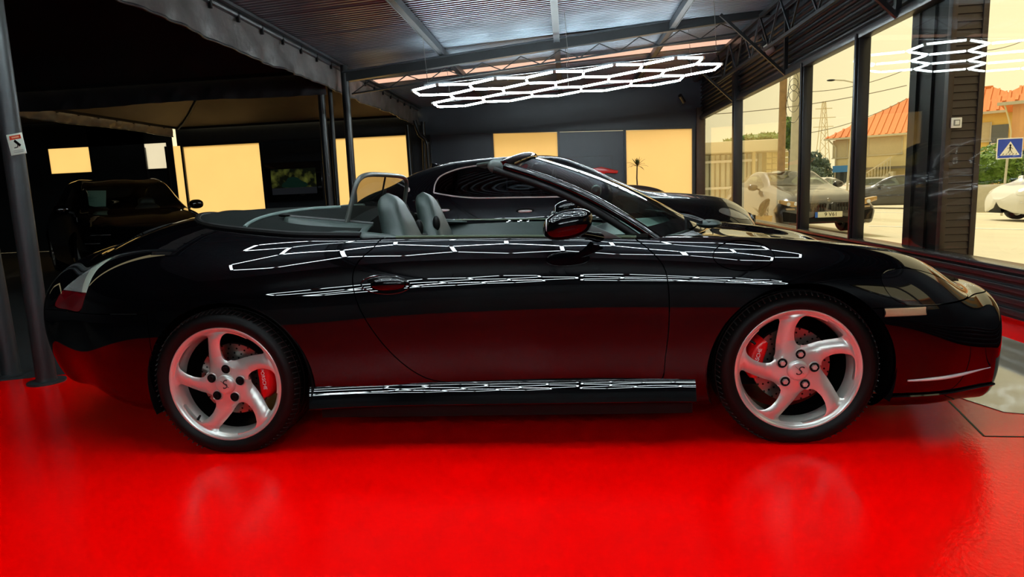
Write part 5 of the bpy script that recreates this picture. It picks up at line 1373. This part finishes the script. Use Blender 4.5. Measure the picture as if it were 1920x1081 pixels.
p_ = pole('street_lamp', 'thin pale street lamp post with a long arm', 1589, 155, 30, .055, .04, 5.0, CONCRETE, 'street lamp', lean=14)
tp = on_y(1603, 155, 30); b = MB(); o_ = p_.location
b.tube([(tp[0] - o_[0], 0, tp[2] - o_[2]), (tp[0] - o_[0] - .55, -.1, tp[2] - o_[2] + .12), (tp[0] - o_[0] - 1.1, -.2, tp[2] - o_[2] + .16)], .03, 8); b.build('arm', CONCRETE, p_)
b = MB(); b.ell((tp[0] - o_[0] - 1.2, -.2, tp[2] - o_[2] + .15), (.2, .08, .05)); b.build('lamp_head', MAST, p_)

# pylon in the haze
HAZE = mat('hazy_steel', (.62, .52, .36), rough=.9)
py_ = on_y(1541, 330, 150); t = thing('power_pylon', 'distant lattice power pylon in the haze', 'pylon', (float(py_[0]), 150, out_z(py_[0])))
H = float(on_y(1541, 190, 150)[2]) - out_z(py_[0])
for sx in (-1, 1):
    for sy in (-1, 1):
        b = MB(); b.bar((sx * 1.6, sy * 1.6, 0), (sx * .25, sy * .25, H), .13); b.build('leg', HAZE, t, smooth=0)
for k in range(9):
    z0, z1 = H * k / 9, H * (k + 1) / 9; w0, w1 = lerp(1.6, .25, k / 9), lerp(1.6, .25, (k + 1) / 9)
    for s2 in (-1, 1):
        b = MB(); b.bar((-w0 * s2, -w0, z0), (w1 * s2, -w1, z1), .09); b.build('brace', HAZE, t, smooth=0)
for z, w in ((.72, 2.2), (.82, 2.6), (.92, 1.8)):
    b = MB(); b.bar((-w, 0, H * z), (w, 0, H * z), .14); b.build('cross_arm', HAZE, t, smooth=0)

def wire(label, p, q, sag, r=.012):
    t = thing('overhead_wire', label, 'cable', tuple(p)); P = []
    for u in np.linspace(0, 1, 24): P.append(tuple(lerp(np.array(p), np.array(q), u) - np.array(p) + np.array([0, 0, -sag * 4 * u * (1 - u)])))
    b = MB(); b.tube(P, r, 5, caps=False); b.build('cable', mat('wire_grey', (.25, .22, .17), rough=.7), t)
wire('thin overhead wire crossing low behind the poles', on_y(1312, 215, 17.5), on_y(1700, 160, 17.5), .15)
wire('thin overhead wire crossing above the tiled house', on_y(1494, 252, 20), on_y(1700, 185, 20), .2)
wire('thin overhead wire high above the street lamp', on_y(1494, 172, 20), on_y(1700, 130, 20), .2)
wire('thin overhead wire between pillar and picture edge', on_y(1840, 95, 20), on_y(1960, 55, 20), .15)

def window_unit(parent, c, w, h, m=SHUT, depth=.06):
    b = MB(); b.box((c[0], c[1], c[2]), (w, depth, h)); f = b.build('window', m, parent, bevel=.01)
    b = MB(); b.box((c[0], c[1] - .02, c[2] - h / 2 - .04), (w + .2, depth + .1, .08)); b.build('window_ledge', CONCRETE, f, smooth=0)
    for s2 in (-1, 1):
        b = MB(); b.box((c[0] + s2 * (w / 2 + .03), c[1] - .01, c[2]), (.06, depth + .03, h)); b.build('window_jamb', CONCRETE, f, smooth=0)
    return f
def tile_roof(parent, x0, x1, y0, y1, ze, zr, over=.5, m=TILE):
    """hipped roof of ribbed tiles: front slope, sides, back"""
    ym = (y0 + y1) / 2; hw = min((x1 - x0) / 2 - .3, (y1 - y0) / 2)
    A, B, C, D = (x0 - over, y0 - over, ze), (x1 + over, y0 - over, ze), (x1 + over, y1 + over, ze), (x0 - over, y1 + over, ze)
    R0, R1 = (x0 + hw, ym, zr), (x1 - hw, ym, zr)
    b = MB(); b.add([A, B, C, D, R0, R1], [(0, 1, 5, 4), (1, 2, 5), (2, 3, 4, 5), (3, 0, 4), (3, 2, 1, 0)]); rf = b.build('roof', m, parent, smooth=0)
    n = int((x1 - x0 + 2 * over) / .45)
    for k in range(n):
        u = (k + .5) / n; xb = lerp(A[0], B[0], u); xt = min(max(xb, R0[0]), R1[0]); f = 1.0
        if xb < R0[0]: f = (xb - A[0]) / (R0[0] - A[0])
        elif xb > R1[0]: f = (B[0] - xb) / (B[0] - R1[0])
        b = MB(); b.bar((xb, A[1], ze + .05), (xb, lerp(A[1], ym, f), lerp(ze, zr, f) + .05), .12, .05); b.build('tile_rib', m, rf, smooth=0)
    b = MB(); b.bar(R0, R1, .3, .16); b.build('ridge', m, rf, smooth=0)
    b = MB(); b.box2((A[0], A[1] - .08, ze - .14), (B[0], A[1] + .06, ze)); b.build('gutter', CONCRETE, rf, smooth=0)
    return rf

# houses: each facade stands square to the line of sight, so that only its front shows
class Facade:
    def __init__(s, name, label, px, dist, theta, width, depth, px_e, py_eave, m, roof_h, over=.5):
        d = ray(px, 300); h = np.array([d[0], d[1]]); h = h / np.linalg.norm(h)
        s.O = CAM_POS[:2] + h * dist; s.th = theta; s.u = np.array([math.cos(theta), math.sin(theta)]); s.n = np.array([-s.u[1], s.u[0]])
        s.g = out_z(s.O[0] + s.u[0] * width / 2) - .1
        s.t = thing(name, label, 'house', (float(s.O[0]), float(s.O[1]), s.g), theta)
        s.ze = s.at(px_e, py_eave)[1]
        b = MB(); b.box2((0, 0, 0), (width, depth, s.ze)); b.build('wall', m, s.t, smooth=0)
        tile_roof(s.t, 0, width, 0, depth, s.ze, s.ze + roof_h, over)
    def at(s, px, py):
        d = ray(px, py); k = ((s.O - CAM_POS[:2]) @ s.n) / (d[:2] @ s.n); P = CAM_POS + d * k
        return float((P[:2] - s.O) @ s.u), float(P[2] - s.g)

# cream house between the window posts
F = Facade('tiled_house', 'cream two-storey house with orange tiled roof behind the parked cars', 1566, 58, -.62, 14, 9, 1600, 257, CREAM, 3.1, .7); h1 = F.t
wq = F.at(1576, 279); window_unit(h1, (wq[0], -.03, wq[1]), 1.0, 1.35)
wq = F.at(1660, 273); window_unit(h1, (wq[0], -.03, wq[1]), 2.2, 1.25)
q0 = F.at(1575, 319); b = MB(); b.box2((-1.0, -1.2, q0[1] - .08), (6.0, 0, q0[1] + .1)); b.build('canopy', mat('dark_canopy', (.16, .15, .13), rough=.8), h1, smooth=0)
q0 = F.at(1590, 316); b = MB(); b.box2((q0[0] - .8, -1.3, q0[1] - .25), (q0[0] + .8, -1.22, q0[1] + .25)); b.build('blue_awning_board', mat('awning_blue', (.05, .22, .62), rough=.5), h1, smooth=0)
for px in (1572, 1584):
    q0 = F.at(px, 335); b = MB(); b.box((q0[0], -.03, q0[1] - .2), (.8, .06, 1.9)); b.build('door', WINGL, h1, smooth=0)
for k in range(9):                       # outside stair with rail
    q0 = F.at(1632 + k * 5.6, 330 - k * 3.6); b = MB(); b.box2((q0[0], -2.0, 0), (q0[0] + .32, -.9, max(.2, q0[1] - .8))); b.build('stair_step', CONCRETE, h1, smooth=0)
    b = MB(); b.bar((q0[0] + .1, -2.0, max(.2, q0[1] - .8)), (q0[0] + .1, -2.0, q0[1] + .15), .05); b.build('baluster', CONCRETE, h1, smooth=0)
q0, q1 = F.at(1632, 326), F.at(1682, 294); b = MB(); b.bar((q0[0], -2.0, q0[1]), (q1[0], -2.0, q1[1]), .08); b.build('hand_rail', CONCRETE, h1, smooth=0)
b = MB(); b.tube([(-.5, -.6, F.ze), (.05, -.1, F.ze - .7), (.05, -.1, 0)], .06, 8); b.build('downpipe', CONCRETE, h1)

F = Facade('yellow_house', 'yellow house with orange tiled roof behind the crossing sign', 1822, 47, -.60, 6.2, 6, 1860, 209, CREAM2, 1.9, .5); h2 = F.t
wq = F.at(1844, 247); window_unit(h2, (wq[0], -.03, wq[1]), .62, 1.05)
wq = F.at(1873, 252); b = MB(); b.box((wq[0], -.02, wq[1] - .35), (.85, .06, 1.8)); b.build('door', WINGL, h2, smooth=0)
for k in range(6):
    q0 = F.at(1861 + k * 4, 270); b = MB(); b.bar((q0[0], -.5, q0[1] - .7), (q0[0], -.5, q0[1]), .035); b.build('balcony_bar', WHITE, h2, smooth=0)
q0, q1 = F.at(1858, 270), F.at(1884, 268); b = MB(); b.bar((q0[0], -.5, q0[1]), (q1[0], -.5, q1[1]), .05); b.bar((q0[0], -.5, q0[1] - .35), (q1[0], -.5, q1[1] - .35), .04); b.build('balcony_rail', WHITE, h2, smooth=0)
F = Facade('peach_house', 'peach rendered house with tiled roof at the right picture edge', 1892, 38, -.62, 8, 6, 1905, 191, PEACH, 1.6, .55); h3 = F.t
b = MB(); b.tube([(-.3, -.4, F.ze - .05), (-.1, -.1, F.ze - .8), (.0, -.06, F.ze - 1.3), (.0, -.06, 0)], .035, 8); b.build('downpipe', CREAM, h3)

# pedestrian crossing sign
Ys = 19.2
c = on_y(1893, 278, Ys); g = out_z(c[0])
sg = thing('crossing_sign', 'blue and white pedestrian crossing road sign on a grey pole', 'road sign', (float(c[0]), Ys, g)); zc = float(c[2]) - g
b = MB(); b.tube([(-.08, .04, 0), (-.0, .04, zc + .25)], .035, 10); b.build('pole', CONCRETE, sg)
b = MB(); b.box((0, 0, zc), (.80, .02, .66)); b.build('white_border', WHITE, sg, bevel=.008)
b = MB(); b.box((0, -.012, zc), (.74, .012, .60)); b.build('blue_field', mat('sign_blue', (.015, .06, .55), rough=.4), sg, smooth=0)
b = MB(); b.prism([(-.30, zc - .22), (.30, zc - .22), (0, zc + .22)], -.026, -.018, 'xz'); b.build('white_triangle', WHITE, sg, smooth=0)
b = MB(); b.lathe([(0, -.034), (.03, -.034), (.03, -.026)], 14, (0.0, 0, zc + .10)); b.bar((0, -.03, zc + .07), (0, -.03, zc - .05), .035, .004)
b.bar((0, -.03, zc - .04), (.07, -.03, zc - .15), .028, .004); b.bar((0, -.03, zc - .04), (-.06, -.03, zc - .15), .028, .004); b.bar((0, -.03, zc + .05), (.08, -.03, zc - .02), .02, .004); b.bar((0, -.03, zc + .05), (-.08, -.03, zc - .01), .02, .004)
b.build('walking_figure', TRIM, sg, smooth=0)
for k in range(5):
    b = MB(); b.bar((-.2 + k * .1 - .02, -.03, zc - .205), (-.2 + k * .1 + .01, -.03, zc - .165), .035, .004); b.build('crossing_stripe', TRIM, sg, smooth=0)

def bush(name, label, c, d, m, n=900, seed=1, leaf=.09, cat='hedge', trunk=True):
    t = thing(name, label, cat, (c[0], c[1], out_z(c[0]))); rnd = random.Random(seed); b = MB()
    for _ in range(n):
        while True:
            p = Vector((rnd.uniform(-1, 1), rnd.uniform(-1, 1), rnd.uniform(-1, 1)))
            if p.length < 1: break
        p = p.normalized() * (p.length ** .35); lump = 1 + .18 * math.sin(p.x * 6 + seed) * math.cos(p.z * 5 + seed)
        q = Vector((p.x * d[0] * lump, p.y * d[1] * lump, c[2] + p.z * d[2] * lump))
        u = Vector((rnd.gauss(0, 1), rnd.gauss(0, 1), rnd.gauss(0, 1))).normalized(); v = u.orthogonal().normalized(); s_ = leaf * rnd.uniform(.6, 1.4)
        b.add([q - u * s_, q + v * s_ * .5, q + u * s_, q - v * s_ * .5], [(0, 1, 2, 3)])
    o = b.build('foliage', m, t, smooth=0, recalc=False); o['kind'] = 'stuff'
    b = MB(); b.ell((0, 0, c[2]), (d[0] * .8, d[1] * .8, d[2] * .8), 14, 10); b.build('inner_mass', m, t)
    if trunk: b = MB(); b.tube([(0, 0, 0), (0, 0, c[2])], .06, 8); b.build('trunk', WOOD, t)
    return t
q = on_y(1862, 312, 25.5); bush('green_bush', 'bright green bush in front of the yellow house', (float(q[0]), 25.5, float(q[2]) - out_z(q[0])), (1.05, .9, .8), FOLI, 1400, 2, .11, 'bush')
q = on_y(1920, 318, 26.5); bush('green_bush', 'dark green bush at the right edge behind the crossing sign', (float(q[0]), 26.5, float(q[2]) - out_z(q[0])), (.7, .7, .8), FOLID, 800, 5, .11, 'bush')
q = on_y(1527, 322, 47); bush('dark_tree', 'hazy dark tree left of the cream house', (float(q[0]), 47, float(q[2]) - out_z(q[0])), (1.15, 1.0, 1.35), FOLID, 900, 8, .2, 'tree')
q = on_y(1517, 335, 45); bush('dark_tree', 'low hazy shrub at the foot of the dark tree', (float(q[0]), 45, float(q[2]) - out_z(q[0])), (1.2, 1, .9), FOLID, 600, 9, .2, 'tree')
b = MB(); q0, q1 = on_y(1815, 372, 22.5), on_y(1960, 372, 22.5); zt_ = float(on_y(1850, 346, 22.5)[2])
b.box2((q0[0] - 1, 22.5, -1.2), (q1[0] + 2, 22.7, zt_)); set_tags(b.build('garden_wall', CONCRETE, smooth=0), 'low grey garden wall below the green bush', 'wall')

# white canopy building with curtained front and glass blocks
Y4 = 21.5
c0 = float(on_y(1300, 270, Y4)[0]); c1 = float(on_y(1502, 270, Y4)[0]); g = out_z((c0 + c1) / 2); cx = (c0 + c1) / 2; zc0, zc1 = float(on_y(1420, 283, Y4)[2]) - g, float(on_y(1420, 262, Y4)[2]) - g
k4 = thing('canopy_kiosk', 'cream roadside pavilion with rounded canopy and glazed front', 'building', (cx, Y4, g))
W = (c1 - c0) / 2
out = [(-W - 2, 3.5), (-W - 2, 0), (W - .9, 0), (W - .45, .12), (W - .12, .45), (W, 1.0), (W, 3.5)]
b = MB(); b.prism(out, zc0, zc1, 'xy'); b.build('canopy_slab', mat('cream_canopy', (.80, .74, .58), rough=.8, noise=.05), k4, bevel=.03)
b = MB(); b.box2((-W - 2, 1.6, 0), (W - .3, 3.4, zc0)); b.build('back_wall', CREAM, k4, smooth=0)
for k in range(14):
    x = -W + .1 + k * .20
    b = MB(); b.tube([(x, .95 + .04 * (k % 2), .05), (x, .95 + .04 * (k % 2), zc0 - .05)], .085, 8); b.build('curtain_fold', mat('pale_curtain', (.62, .64, .55), rough=.8), k4)
for z in (.9, zc0 - .35):
    b = MB(); b.box2((-W - 2, .7, z), (W - 1.35, .78, z + .09)); b.build('front_rail', WHITE, k4, smooth=0)
gb0, gb1 = float(on_y(1445, 300, Y4)[0]) - cx, float(on_y(1488, 300, Y4)[0]) - cx
gbm = MB().box((0, 0, 0), (.19, .08, .19)).mesh('glass_block', mat('glass_block', (.70, .60, .32), rough=.15, coat=.5), bevel=.012)
for i in range(4):
    for j in range(6):
        o = link_mesh('glass_block', gbm, None, k4); o.location = (lerp(gb0, gb1, (i + .5) / 4), .55, zc0 - .15 - j * .215)
b = MB(); b.box2((gb1, .5, 0), (gb1 + .35, .6, zc0)); b.build('end_pier', mat('grey_pier', (.22, .2, .17), rough=.8), k4, smooth=0)
for s2, z0 in ((0, 0),):
    b = MB(); b.box2((-W + 2.3, .5, 0), (-W + 2.4, .6, zc0)); b.build('door_post', CREAM, k4, smooth=0)
q = on_y(1455, 258, Y4 + 1.5); bush('roof_ivy', 'low green ivy trailing over the pavilion canopy', (float(q[0]) - .4, Y4 + 1.2, float(q[2]) - out_z(q[0]) - .02), (1.5, .7, .16), FOLI, 700, 4, .09, 'ivy', trunk=False)
q = on_y(1482, 250, 20.6); bush('leafy_shrub', 'bright leafy shrub climbing between the two utility poles', (float(q[0]), 20.6, float(q[2]) - out_z(q[0])), (.35, .3, .55), FOLI, 500, 6, .10, 'shrub', trunk=False)

# neighbour wall close behind the pavilion, and a potted palm by the glass
pt = on_z(1405, 412, out_z(4.2)); t = thing('potted_palm', 'potted palm standing outside by the coupe front wheel', 'plant', (4.15, 9.9, out_z(4.15)))
b = MB(); b.lathe([(.16, 0), (.21, .38), (.19, .38), (.18, .34), (0, .34)], 20, axis='z'); b.build('pot', mat('ochre_pot', (.45, .30, .10), rough=.7), t)
rnd = random.Random(5)
for k in range(16):
    an = k * 2.4; el = rnd.uniform(.2, 1.2); L = rnd.uniform(.25, .4); P = []
    for i in range(6):
        u = i / 5; rr_ = L * u * math.cos(el); zz = L * u * math.sin(el) - .12 * u * u; wd_ = .02 * math.sin(math.pi * (u * .9 + .08)); c = Vector((rr_ * math.cos(an), rr_ * math.sin(an), .36 + zz)); sdv = Vector((-math.sin(an), math.cos(an), 0))
        P.append([tuple(c - sdv * wd_), tuple(c), tuple(c + sdv * wd_)])
    b = MB(); b.grid(P); b.build('frond', LEAF, t, smooth=60)

# terrace across the street, only met as a reflection in the convertible's nose and the windows
t = thing('brown_terrace', 'brown terrace of houses across the street beyond the right picture edge', 'building', (13.5, -2.0, out_z(19)))
b = MB(); b.box2((0, -14, 0), (7, 11, 6.4)); b.build('wall', mat('brown_render', (.30, .17, .08), rough=.85, noise=.2, nscale=1.5), t, smooth=0)
b = MB(); b.prism([(-.6, 6.3), (7.6, 6.3), (3.5, 8.4)], -14.5, 11.5, 'xz'); b.build('roof', TILE, t, smooth=0)
for k in range(8):
    for z in (1.5, 4.1):
        b = MB(); b.box2((-.06, -12.6 + k * 3.1, z - .75), (.0, -11.3 + k * 3.1, z + .75)); b.build('window', WINGL, t, smooth=0)
